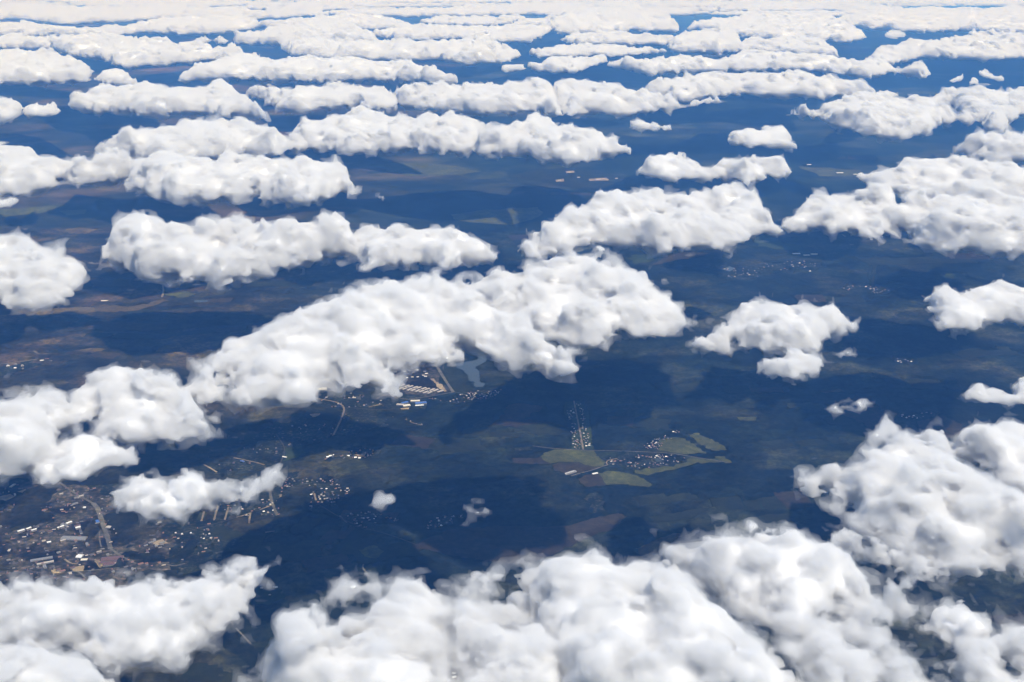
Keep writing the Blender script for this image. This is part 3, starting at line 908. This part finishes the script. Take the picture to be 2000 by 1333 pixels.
# the many houses too small to tell apart, one mass
def house_carpet(polys):
    V, F, MI = [], [], []
    for poly, n, lo, hi in polys:
        xs = [p[0] for p in poly]; ys = [p[1] for p in poly]
        k = 0
        while k < n:
            px, py = rh.uniform(min(xs), max(xs)), rh.uniform(min(ys), max(ys))
            if not inside(poly, px, py):
                continue
            k += 1
            x, y = at(px, py, 3)
            a_ = rh.choice([.3, 1.87]) + rh.gauss(0, .1)
            L, D, H = rh.uniform(lo, hi), rh.uniform(6, 9), rh.uniform(3, 6)
            c, s_ = math.cos(a_), math.sin(a_)
            b = len(V)
            for u, v, z in ((-L, -D, 0), (L, -D, 0), (L, D, 0), (-L, D, 0), (-L, -D, H), (L, -D, H), (L, D, H), (-L, D, H), (-L, 0, H + 2.5), (L, 0, H + 2.5)):
                V.append((x + (u * c - v * s_) / 2, y + (u * s_ + v * c) / 2, z + 1.0))
            F += [(b, b + 1, b + 5, b + 4), (b + 1, b + 2, b + 6, b + 9, b + 5), (b + 2, b + 3, b + 7, b + 6), (b + 3, b, b + 4, b + 8, b + 7), (b + 4, b + 5, b + 9, b + 8), (b + 6, b + 7, b + 8, b + 9)]
            m_ = rh.choice([1, 2, 2, 2, 3, 3, 4, 5])
            MI += [0, 0, 0, 0, m_, m_]
    mats = [WALL_DIM, ROOFS['grey'], ROOFS['dark'], ROOFS['rust'], ROOFS['pale'], ROOFS['maroon']]
    o = mesh_from('distant_houses', V, F, mats)
    o.data.polygons.foreach_set('material_index', MI)
    tag(o, 'carpet of tiny dull houses filling the town and the villages', 'houses', kind='stuff')
house_carpet([
    ([(-10,945),(130,948),(200,955),(250,990),(345,1015),(430,1020),(460,1050),(330,1110),(200,1140),(-10,1140)], 260, 8, 22),
    ([(420,950),(490,930),(560,927),(640,932),(690,955),(680,975),(640,988),(560,1008),(480,1008),(420,998)], 130, 7, 14),
    ([(672,1005),(720,1000),(800,1016),(860,1005),(925,1002),(880,1024),(830,1040),(760,1035),(700,1030)], 75, 7, 13),
    ([(745,817),(790,814),(830,828),(862,840),(860,856),(795,842)], 30, 7, 13), ([(632,898),(690,874),(735,877),(745,890),(700,897)], 30, 7, 13),
    ([(838,779),(920,764),(975,760),(990,770),(940,783),(880,789)], 60, 7, 13), ([(590,775),(690,768),(770,790),(760,800),(650,798)], 30, 8, 18),
    ([(1106,790),(1136,786),(1156,877),(1117,877)], 60, 5, 9), ([(1245,878),(1285,850),(1335,838),(1330,847),(1284,880)], 35, 6, 12),
    ([(1180,896),(1262,887),(1340,891),(1330,905),(1290,913),(1235,916)], 45, 6, 12), ([(1400,522),(1460,510),(1560,507),(1598,515),(1590,531),(1450,543)], 65, 9, 18),
    ([(1635,564),(1680,554),(1738,568),(1720,576)], 35, 9, 16), ([(400,895),(500,870),(600,810),(700,800),(700,845),(600,865),(450,925)], 45, 7, 14)])

# ------------------------------------------------------------------ the forest: a rough canopy sheet, one mass
def forest():
    st = 26.0
    ys = np.arange(4300, 13800, st); xs = np.arange(-5800, 5800, st)
    X, Y = np.meshgrid(xs, ys, indexing='ij')
    r = np.random.default_rng(3)
    X = X + r.uniform(-.32, .32, X.shape) * st; Y = Y + r.uniform(-.32, .32, Y.shape) * st
    open_ = np.zeros(X.shape, bool)
    clump = sample(G_TILE, 1500.0, xs, ys, np.array([5.0]))[:, :, 0] > 0.75
    for w, wood in [(w, True) for w in WOODED] + [(w, False) for w in OPEN]:
        a = np.array(w)
        lo, hi = a.min(0), a.max(0)
        i0, i1 = np.searchsorted(xs, (lo[0] - st, hi[0] + st)); j0, j1 = np.searchsorted(ys, (lo[1] - st, hi[1] + st))
        if i1 <= i0 or j1 <= j0:
            continue
        sub = poly_sdf(w, X[i0:i1, j0:j1], Y[i0:i1, j0:j1]) > -6
        open_[i0:i1, j0:j1] |= sub & ~clump[i0:i1, j0:j1] if wood else sub
    f = sample(F_TILE, 2600.0, xs, ys, np.array([55.0]))[:, :, 0]
    Zh = 13 + 2.5 * f + r.uniform(-4.0, 4.5, X.shape)
    Zh[open_] = -3.0
    keep = np.abs(X) < 0.435 * Y + 250
    idx = np.arange(X.size).reshape(X.shape)
    q = np.stack([idx[:-1, :-1], idx[1:, :-1], idx[1:, 1:], idx[:-1, 1:]], -1).reshape(-1, 4)
    ok = (~open_).ravel()[q].any(1) & keep.ravel()[q].all(1)
    q = q[ok]
    u, inv = np.unique(q, return_inverse=True)
    P = np.stack([X.ravel()[u], Y.ravel()[u], Zh.ravel()[u]], -1)
    me = mesh_np('forest', P, inv.reshape(-1, 4), FOREST_MAT)
    o = bpy.data.objects.new('forest', me)
    col.objects.link(o)
    tag(o, 'dark green forest covering the plain between fields and villages', 'forest', kind='stuff')
    STAT['forest'] = 2 * len(q); N_TRIS[0] += 2 * len(q)
forest()

# ------------------------------------------------------------------ the clouds, traced one by one
CLOUDS = [
 # (outline in the photograph, label)
 ([(-50,1140),(0,1124),(54,1118),(72,1129),(174,1138),(225,1136),(290,1122),(362,1111),(395,1084),(435,1100),(460,1077),(500,1100),(471,1151),(449,1205),(427,1230),(384,1259),(344,1285),(282,1299),(217,1285),(174,1267),(80,1262),(0,1260),(-50,1260)], 'long white cloud pointing right over the town at the lower left', dict()),
 ([(-60,1238),(0,1235),(60,1245),(110,1272),(175,1282),(205,1310),(222,1345),(200,1410),(0,1430),(-60,1420)], 'white cloud cut by the lower left corner', dict()),
 ([(500,1255),(508,1228),(545,1198),(605,1180),(650,1178),(690,1165),(745,1130),(775,1105),(820,1090),(850,1100),(875,1128),(930,1150),(950,1190),(900,1250),(880,1290),(845,1310),(835,1345),(820,1410),(540,1410),(505,1310)], 'bright round cloud at bottom centre with a peak on its right', dict()),
 ([(885,1215),(900,1165),(940,1140),(1000,1150),(1070,1190),(1115,1250),(1120,1333),(1070,1410),(905,1410),(893,1310)], 'small white cloud wedged between two big ones at the bottom edge', dict()),
 ([(925,1135),(1030,1100),(1050,1070),(1100,1058),(1170,1068),(1230,1062),(1300,1085),(1340,1120),(1420,1165),(1500,1210),(1535,1250),(1550,1290),(1580,1340),(1600,1420),(1100,1420),(1085,1290),(1060,1255),(1000,1205),(950,1170)], 'largest white cloud, filling the bottom edge right of centre', dict()),
 ([(1300,1075),(1345,1042),(1400,1040),(1450,1030),(1500,1025),(1560,1035),(1600,1065),(1640,1080),(1690,1110),(1740,1145),(1795,1175),(1770,1200),(1700,1190),(1640,1170),(1600,1200),(1560,1235),(1480,1200),(1400,1160),(1330,1120)], 'broad cloud behind the largest one, tapering to the right', dict()),
 ([(1570,1250),(1600,1205),(1650,1190),(1680,1215),(1660,1260),(1640,1300),(1660,1340),(1620,1400),(1590,1330)], 'ragged thin cloud beside the largest one at the bottom edge', dict(thick=60, soft=1.2, wisp=2.2)),
 ([(1640,1290),(1690,1265),(1740,1275),(1790,1300),(1820,1340),(1800,1400),(1680,1400)], 'thin torn cloud at the bottom edge, right of the ragged one', dict(thick=50, soft=1.2, wisp=2.4)),
 ([(1597,915),(1619,883),(1648,886),(1662,872),(1717,861),(1760,850),(1800,856),(1860,880),(1920,900),(1990,960),(2060,1000),(2080,1080),(2000,1105),(1960,1085),(1920,1090),(1870,1110),(1810,1100),(1740,1062),(1690,1040),(1670,1000),(1660,970),(1630,940)], 'big billowing cloud at the lower right, grey underneath', dict()),
 ([(1760,856),(1772,828),(1800,850),(1850,868),(1872,845),(1892,815),(1930,808),(2000,812),(2090,830),(2090,950),(2000,950),(1930,920),(1870,900),(1810,880)], 'bumpy cloud behind the big billowing one at the right edge', dict()),
 ([(1622,1058),(1650,1036),(1690,1058),(1740,1066),(1800,1098),(1850,1108),(1840,1122),(1780,1114),(1700,1094),(1640,1078)], 'narrow torn cloud under the big billowing one at the lower right', dict(thick=55, soft=1.1, wisp=2)),
 ([(1815,1205),(1830,1162),(1880,1152),(1920,1188),(1935,1215),(1925,1260),(1890,1275),(1850,1240)], 'soft round cloud near the lower right corner', dict(thick=90, wisp=1.6)),
 ([(1880,1300),(1900,1250),(1950,1220),(1990,1205),(2080,1200),(2080,1400),(1900,1400)], 'greyish cloud filling the lower right corner', dict()),
 ([(635,1165),(668,1132),(700,1122),(732,1142),(738,1158),(700,1168),(665,1170)], 'faint wisp just above the round cloud at bottom centre', dict(thick=30, soft=1.0, wisp=1.6)),
 ([(731,976),(745,966),(764,969),(758,984),(742,990)], 'tiny puff over dark forest, above the village left of centre', dict(thick=28, wisp=1.0)),
 ([(905,1006),(914,990),(932,992),(946,996),(936,1003),(916,1010)], 'tiny puff at the dark forest edge left of the brown field', dict(thick=28, wisp=1.0)),
 ([(215,955),(232,933),(279,912),(308,918),(318,945),(343,942),(343,920),(362,917),(391,922),(435,937),(480,934),(505,942),(502,962),(482,984),(417,990),(380,1003),(326,1010),(268,1006),(240,990)], 'small ragged cloud hanging over the village streets', dict(thick=85, wisp=1.7)),
 ([(120,800),(155,740),(195,720),(230,715),(270,722),(310,720),(345,717),(375,745),(395,780),(412,800),(442,838),(430,852),(380,858),(320,860),(250,858),(190,850),(140,840)], 'white cloud left of centre with a tattered right end', dict()),
 ([(-80,770),(0,745),(25,745),(60,720),(100,717),(140,728),(150,760),(130,810),(120,870),(90,910),(60,930),(0,935),(-80,935)], 'tall white cloud on the left edge', dict()),
 ([(70,900),(110,860),(150,845),(210,845),(245,868),(250,888),(215,910),(170,928),(120,942),(85,945)], 'round front cloud over the town edge at the left', dict()),
 ([(385,745),(400,725),(425,700),(410,680),(430,655),(470,640),(510,640),(570,625),(650,640),(725,668),(752,708),(755,730),(748,756),(700,762),(640,748),(612,752),(592,786),(540,784),(500,792),(470,765),(440,752),(400,766)], 'puffy cloud with two rounded fronts by the sand-coloured yard', dict()),
 ([(556,642),(560,612),(588,602),(620,575),(680,560),(740,555),(760,532),(790,540),(815,525),(842,525),(880,535),(960,570),(1040,605),(1090,650),(1114,690),(1092,712),(1040,716),(980,702),(940,682),(900,682),(860,694),(830,712),(760,722),(690,715),(610,700),(550,672)], 'wide sloping cloud in the middle, above the lake', dict()),
 ([(865,550),(920,520),(990,510),(1080,505),(1190,502),(1240,510),(1280,540),(1310,550),(1330,570),(1362,590),(1366,610),(1330,635),(1280,642),(1240,656),(1200,655),(1160,672),(1120,668),(1060,655),(985,628),(900,600)], 'domed white cloud in the centre with dark pits', dict()),
 ([(1430,600),(1445,576),(1480,563),(1510,580),(1560,586),(1600,580),(1640,590),(1660,612),(1640,650),(1610,665),(1570,690),(1520,692),(1480,682),(1430,666),(1400,672),(1350,656),(1360,635),(1390,625),(1430,635),(1446,625)], 'white cloud right of centre with an arm reaching left', dict()),
 ([(1488,708),(1510,690),(1560,674),(1600,680),(1614,705),(1600,722),(1548,743),(1520,736)], 'small puff below the cloud with the arm', dict()),
 ([(1815,572),(1850,556),(1880,565),(1910,550),(1950,550),(2000,565),(2070,580),(2060,622),(2000,630),(1940,627),(1900,640),(1842,646),(1825,610)], 'white cloud at the right edge, dark hollow on its left', dict()),
 ([(1885,762),(1915,747),(1950,752),(1988,766),(1994,736),(2020,730),(2050,760),(2030,786),(1950,786),(1900,782)], 'small low cloud at the right edge over dark forest', dict()),
 ([(-70,480),(0,460),(60,455),(110,475),(150,475),(176,520),(165,550),(130,565),(90,600),(50,606),(0,602),(-70,590)], 'white cloud on the left edge above brown fields', dict()),
 ([(200,460),(210,430),(260,417),(300,418),(330,435),(370,440),(410,422),(470,425),(540,440),(600,430),(660,425),(690,430),(702,452),(690,480),(700,500),(650,506),(600,516),(540,531),(480,542),(430,556),(390,547),(340,542),(270,546),(255,525),(265,515),(200,506)], 'long white cloud left of centre, flat sided', dict()),
 ([(690,452),(740,432),(790,435),(850,445),(900,450),(935,455),(970,492),(950,505),(900,510),(870,526),(820,516),(770,522),(720,530),(705,502)], 'white cloud just right of the long flat sided one', dict()),
 ([(1010,477),(1040,460),(1060,425),(1120,395),(1180,375),(1280,362),(1390,362),(1450,365),(1490,385),(1515,410),(1527,436),(1480,456),(1440,476),(1400,481),(1350,476),(1300,491),(1250,481),(1180,476),(1120,476),(1080,492),(1030,487)], 'domed cloud right of centre with a low left tip', dict()),
 ([(1535,428),(1560,400),(1580,370),(1650,375),(1700,365),(1750,385),(1745,425),(1735,460),(1715,468),(1680,448),(1620,452),(1560,446)], 'left shoulder of the cloud bank at the right edge', dict()),
 ([(1685,335),(1720,318),(1760,310),(1850,308),(1950,315),(2060,322),(2110,350),(2060,390),(1900,395),(1800,385),(1720,370)], 'rear cloud of the bank at the right edge', dict()),
 ([(1720,415),(1760,385),(1850,375),(1930,372),(2010,385),(2110,380),(2110,490),(1960,497),(1870,491),(1800,476),(1775,452),(1730,445)], 'front cloud of the bank at the right edge, grey below', dict()),
 ([(1255,326),(1270,296),(1310,290),(1350,298),(1385,318),(1410,303),(1460,305),(1520,305),(1541,325),(1530,346),(1490,346),(1460,361),(1420,346),(1380,351),(1320,353),(1280,346)], 'small two-humped cloud above the domed one', dict()),
 ([(1420,262),(1435,252),(1470,248),(1500,242),(1530,242),(1545,255),(1549,268),(1563,285),(1540,289),(1480,286),(1430,281)], 'lone little cloud right of centre in open blue', dict()),
 ([(1535,215),(1560,195),(1575,193),(1590,202),(1610,198),(1650,188),(1700,187),(1750,192),(1800,198),(1850,202),(1890,212),(1905,222),(1880,238),(1820,246),(1815,263),(1760,269),(1720,266),(1680,263),(1670,252),(1620,246),(1600,233),(1560,226)], 'knobbly cloud near the right edge, dark on its left flank', dict()),
 ([(1800,195),(1820,175),(1850,168),(1900,168),(1960,172),(2000,170),(2070,175),(2070,215),(2000,226),(1960,230),(1970,252),(1930,256),(1920,236),(1890,226),(1860,206)], 'cloud at the right edge joined behind the knobbly one', dict()),
 ([(1865,286),(1890,262),(1930,250),(1960,255),(2000,250),(2060,255),(2060,320),(2000,319),(1940,319),(1905,311),(1920,295)], 'cloud cut by the right edge, above the bank', dict()),
 ([(1228,240),(1250,236),(1275,240),(1300,245),(1320,239),(1310,251),(1280,257),(1240,253)], 'small torn scrap right of the cloud in the middle distance', dict(thick=70, wisp=1.4)),
 ([(905,275),(925,255),(950,240),(1000,240),(1025,232),(1045,228),(1075,222),(1090,238),(1120,235),(1150,245),(1200,250),(1225,280),(1200,300),(1150,310),(1110,321),(1060,311),(1000,301),(940,303),(920,291)], 'pointed cloud in the middle distance, centre of the picture', dict()),
 ([(570,252),(610,235),(640,225),(700,215),(780,218),(860,225),(930,228),(990,222),(1000,236),(950,256),(930,276),(920,296),(860,299),(800,293),(740,296),(680,301),(620,291),(585,286)], 'long domed cloud in the middle distance, left of the pointed one', dict()),
 ([(175,282),(250,255),(320,238),(400,232),(460,235),(530,245),(570,252),(600,270),(590,290),(540,306),(480,301),(400,311),(330,319),(260,311),(200,301)], 'smooth backed cloud at the left, behind two others', dict()),
 ([(-60,290),(0,285),(30,282),(60,285),(100,300),(150,295),(200,290),(260,300),(275,330),(250,351),(200,356),(150,363),(120,352),(95,371),(40,381),(0,383),(-60,380)], 'cloud on the left edge with dark hollows, in the middle distance', dict()),
 ([(250,332),(290,310),(350,300),(420,302),(470,300),(560,298),(600,305),(650,310),(681,312),(676,335),(691,360),(660,371),(640,386),(600,399),(540,391),(480,389),(420,389),(340,393),(290,381),(260,366)], 'broad front cloud at the left in the middle distance', dict()),
 ([(-20,390),(0,388),(30,385),(38,395),(0,406),(-20,406)], 'tiny puff cut by the left edge', dict()),
 ([(-30,192),(0,190),(30,187),(42,200),(40,220),(15,236),(-30,238)], 'small cloud cut by the left edge in the upper part', dict()),
 ([(45,212),(60,200),(80,205),(105,195),(116,212),(105,226),(60,229)], 'small puff beside the left edge in the upper part', dict()),
 ([(130,197),(150,180),(190,162),(220,165),(280,168),(340,165),(370,165),(400,170),(420,158),(445,160),(470,180),(510,200),(519,223),(480,223),(440,229),(390,219),(340,223),(280,226),(230,216),(190,219),(150,213)], 'lumpy cloud at the left end of a long row', dict()),
 ([(475,178),(500,166),(540,170),(580,165),(640,165),(700,168),(735,165),(770,178),(776,200),(740,213),(690,209),(640,211),(580,216),(540,213),(520,195)], 'second cloud of the long row, shaded below', dict()),
 ([(770,180),(800,165),(840,162),(900,158),(990,155),(1060,160),(1085,165),(1080,195),(1090,210),(1060,216),(1000,219),(950,221),(880,216),(820,209),(780,206)], 'third and smoothest cloud of the long row', dict()),
 ([(1070,182),(1100,155),(1130,155),(1190,160),(1230,170),(1290,178),(1330,185),(1400,175),(1420,186),(1380,201),(1330,211),(1260,219),(1200,223),(1140,221),(1115,229),(1100,206)], 'fourth cloud of the long row, with a steep dark left side', dict()),
 ([(1262,173),(1290,155),(1330,145),(1420,142),(1500,138),(1560,140),(1610,148),(1660,152),(1710,168),(1712,182),(1660,186),(1640,180),(1600,191),(1550,187),(1490,186),(1450,178),(1390,191),(1330,196),(1280,186)], 'long cloud at the right end of the long row', dict()),
 ([(188,151),(200,140),(230,134),(255,142),(270,158),(250,169),(210,166)], 'small cap of cloud above the lumpy left end of the long row', dict()),
 ([(345,149),(370,130),(420,115),(470,105),(510,108),(560,115),(620,110),(700,110),(740,118),(800,122),(850,130),(900,142),(922,155),(890,164),(830,163),(770,157),(720,157),(660,159),(580,159),(500,157),(430,156),(380,156)], 'long upper cloud with a dark hollow, left of centre', dict()),
 ([(-60,96),(0,95),(60,95),(110,100),(160,115),(180,130),(175,150),(170,161),(120,163),(60,166),(-60,164)], 'cloud on the left edge in the upper part, rounded right end', dict()),
 ([(100,82),(150,72),(220,70),(290,80),(330,78),(340,88),(400,88),(440,92),(470,100),(440,113),(390,116),(320,123),(240,125),(200,113),(150,109),(110,96)], 'pitted cloud in the upper left', dict()),
 ([(-60,70),(0,70),(80,70),(112,80),(92,93),(0,93),(-60,93)], 'thin cloud on the left edge, upper part', dict()),
 ([(560,86),(600,80),(660,78),(740,80),(790,78),(850,85),(900,75),(950,78),(990,90),(1005,101),(970,119),(900,121),(850,113),(780,116),(720,113),(650,113),(590,109),(565,99)], 'long upper cloud at the centre with a curled right end', dict()),
 ([(380,77),(410,66),(440,70),(500,62),(540,52),(600,46),(660,50),(720,60),(730,75),(680,81),(620,81),(560,85),(480,83),(420,81)], 'upper cloud left of centre with a thin left tail', dict()),
 ([(505,48),(560,38),(640,32),(700,28),(760,36),(800,46),(840,56),(800,60),(740,56),(680,58),(600,52),(540,54)], 'flat far cloud left of centre near the top edge', dict()),
 ([(735,63),(790,52),(850,48),(920,52),(1000,50),(1070,55),(1060,64),(1030,78),(970,79),(900,75),(840,76),(780,76),(745,71)], 'flat far cloud at the centre, below the top rows', dict()),
 ([(825,41),(870,30),(940,32),(1010,30),(1022,37),(960,48),(900,49),(850,47)], 'slim far cloud at the centre near the top edge', dict()),
 ([(1005,46),(1050,35),(1120,28),(1170,17),(1230,14),(1280,22),(1310,35),(1320,53),(1300,59),(1230,56),(1210,61),(1110,63),(1060,53)], 'broad far cloud right of centre near the top edge', dict()),
 ([(1105,75),(1140,64),(1180,60),(1240,65),(1310,70),(1330,76),(1290,86),(1200,87),(1130,85)], 'slim cloud right of centre, upper part', dict()),
 ([(1040,99),(1070,93),(1110,88),(1160,86),(1240,90),(1300,94),(1335,98),(1260,104),(1210,109),(1160,107),(1110,110),(1060,111)], 'thin flat cloud under the slim one right of centre', dict()),
 ([(975,133),(1000,125),(1045,120),(1080,110),(1140,108),(1190,115),(1160,128),(1120,143),(1080,141),(1020,136),(980,139)], 'cloud right of centre with a thin left tail, upper part', dict()),
 ([(1185,121),(1220,112),(1280,108),(1310,110),(1350,112),(1400,110),(1450,98),(1500,98),(1560,102),(1620,110),(1680,112),(1720,108),(1740,120),(1812,133),(1812,141),(1740,143),(1700,151),(1660,149),(1600,139),(1550,139),(1480,139),(1400,141),(1330,141),(1270,146),(1220,136)], 'very long cloud right of centre with a thin right tail', dict()),
 ([(1308,86),(1320,70),(1370,60),(1440,62),(1442,75),(1452,90),(1400,101),(1350,101),(1320,99)], 'blocky cloud right of centre, upper part', dict()),
 ([(1430,91),(1460,78),(1540,75),(1600,76),(1625,90),(1631,103),(1560,106),(1500,101),(1440,99)], 'cloud with a rounded right end, upper right', dict()),
 ([(1352,51),(1380,40),(1450,32),(1540,28),(1620,32),(1670,50),(1681,66),(1640,79),(1560,75),(1460,71),(1390,59)], 'knobbly far cloud, upper right', dict()),
 ([(1640,40),(1700,25),(1780,22),(1880,25),(2000,30),(2070,35),(2060,60),(1960,63),(1880,57),(1800,61),(1720,56),(1670,51)], 'wide far cloud at the upper right edge', dict()),
 ([(1727,68),(1738,60),(1755,59),(1770,67),(1765,73),(1735,73)], 'tiny puff under the wide far cloud at upper right', dict()),
 ([(1705,110),(1725,90),(1770,82),(1820,80),(1860,72),(1920,68),(2000,65),(2070,68),(2070,112),(2000,109),(1940,113),(1880,113),(1800,109),(1760,119),(1720,123)], 'flat based cloud at the right edge, upper part', dict()),
 ([(1848,159),(1865,150),(1883,144),(1880,157),(1862,162)], 'leftmost of three scraps at the upper right', dict(thick=60)),
 ([(1892,163),(1900,147),(1912,160)], 'middle one of three scraps at the upper right', dict(thick=60)),
 ([(1910,142),(1925,131),(1942,145),(1966,153),(1945,158),(1918,151)], 'rightmost of three scraps at the upper right', dict(thick=70)),
 ([(1712,182),(1730,175),(1757,184),(1740,190),(1718,189)], 'small scrap off the right end of the long row', dict(thick=60)),
 ([(-60,16),(0,14),(70,10),(160,14),(250,18),(330,12),(460,18),(560,20),(612,19),(600,29),(540,35),(460,39),(380,35),(270,39),(180,43),(120,46),(60,38),(-60,39)], 'long far cloud along the top left edge', dict()),
 ([(-60,48),(0,46),(60,44),(120,50),(180,54),(240,50),(290,40),(330,36),(400,34),(430,33),(490,43),(480,56),(420,63),(350,66),(280,62),(220,67),(160,71),(80,68),(-60,67)], 'far cloud bank at the upper left', dict()),
 ([(498,945),(505,928),(522,912),(548,915),(545,932),(530,950),(505,962)], 'pale smoky scrap off the right end of the ragged village cloud', dict(thick=40, soft=1.0, wisp=1.2)),
 ([(848,700),(860,682),(890,680),(905,695),(890,708),(862,706)], 'thin veil of cloud beside the lake, over its road', dict(thick=24, wisp=1.3)),
 ([(1624,799),(1637,790),(1652,786),(1660,795),(1648,800),(1632,803)], 'pale wisp at the left end of the mauve field', dict(thick=16, wisp=1.3)),
 ([(1672,790),(1684,778),(1700,784),(1696,797),(1680,799)], 'faint wisp over the middle of the mauve field', dict(thick=20, wisp=1.3)),
 ([(1640,696),(1652,680),(1668,685),(1660,698)], 'tiny puff right of the cloud with the arm', dict(thick=26)),
 ([(730,385),(742,378),(754,383),(742,389)], 'tiny puff alone in dark blue, left of centre', dict(thick=30)),
 ([(1860,1075),(1890,1062),(1930,1075),(1980,1085),(1990,1105),(1930,1110),(1880,1100)], 'grey torn cloud below the big billowing one at the right edge', dict(thick=40, wisp=1.5)),
 ([(1700,860),(1712,838),(1730,815),(1748,822),(1752,845),(1735,862)], 'wispy plume rising from the big billowing cloud at the right', dict(thick=50, wisp=1.4)),
]
SEED0 = 100
for i, (poly, label, kw) in enumerate(CLOUDS):
    yc = sum(q[1] for q in poly) / len(poly)
    if yc < 110:                          # the far deck nearly closes up
        xc = sum(q[0] for q in poly) / len(poly)
        poly = [(xc + (x - xc) * 1.06, yc + (y - yc) * 1.2) for x, y in poly]
    build_cloud(poly, label, 'cumulus clouds over the plain', SEED0 + i, **kw)

# the far rows, out to where the deck closes up under the horizon
rr = random.Random(5)
ORD = ['first', 'second', 'third', 'fourth', 'fifth', 'sixth', 'seventh', 'eighth', 'ninth', 'tenth', 'eleventh', 'twelfth', 'thirteenth']
n_far = 0
for row, (y, h, step) in enumerate(((28, 17, 330), (19, 15, 300), (11, 14, 330), (4, 13, 360), (-2, 12, 380), (-8, 12, 400))):
    x = -60 - rr.random() * step * .4
    k_row = 0
    while x < 2040:
        w = step * (0.55 + 0.75 * rr.random())
        jx = rr.uniform(-1, 1) * 3
        hh = h * rr.uniform(0.7, 1.15)
        pts = []
        n = 9
        for k in range(n):
            a = math.pi * k / (n - 1)
            pts.append((x + w * (0.5 - 0.5 * math.cos(a)), y + jx - hh * 0.62 * math.sin(a) ** 0.6 * rr.uniform(0.7, 1.1)))
        for k in range(1, n - 1):
            a = math.pi * k / (n - 1)
            pts.append((x + w * (0.5 + 0.5 * math.cos(a)), y + jx + hh * 0.5 * math.sin(a) ** 0.6 * rr.uniform(0.7, 1.1)))
        name = ('far cloud, %s from left in the %s row along the top edge' % (ORD[k_row], ('lowest', 'second lowest', 'third lowest', 'third highest', 'second highest', 'highest')[row]))
        build_cloud(pts, name, 'far clouds along the top edge', 900 + n_far)
        k_row += 1; n_far += 1
        x += w * rr.uniform(0.72, 0.98)
print('CLOUD TRIS', N_TRIS[0], STAT)

# ------------------------------------------------------------------ the air: one even, closed box of pale blue haze
def make_haze():
    m, nt, out = new_mat('haze_air')
    v = nt.nodes.new('ShaderNodeVolumePrincipled')
    v.inputs['Color'].default_value = (0.13, 0.385, 1.0, 1)
    v.inputs['Absorption Color'].default_value = (1, 1, 1, 1)
    v.inputs['Density'].default_value = 3.4e-5
    v.inputs['Anisotropy'].default_value = 0.15
    nt.links.new(v.outputs[0], out.inputs['Volume'])
    m.cycles.homogeneous_volume = True
    x0, x1, y0, y1, z0, z1 = -125000, 125000, -25000, 155000, -1.0, CAM_Z + 60
    vv = [(x, y, z) for z in (z0, z1) for y in (y0, y1) for x in (x0, x1)]
    ff = [(0, 2, 3, 1), (4, 5, 7, 6), (0, 1, 5, 4), (2, 6, 7, 3), (0, 4, 6, 2), (1, 3, 7, 5)]
    o = mesh_from('haze', vv, ff, m)
    tag(o, 'pale blue haze filling the air over the plain', 'haze', kind='stuff')
make_haze()
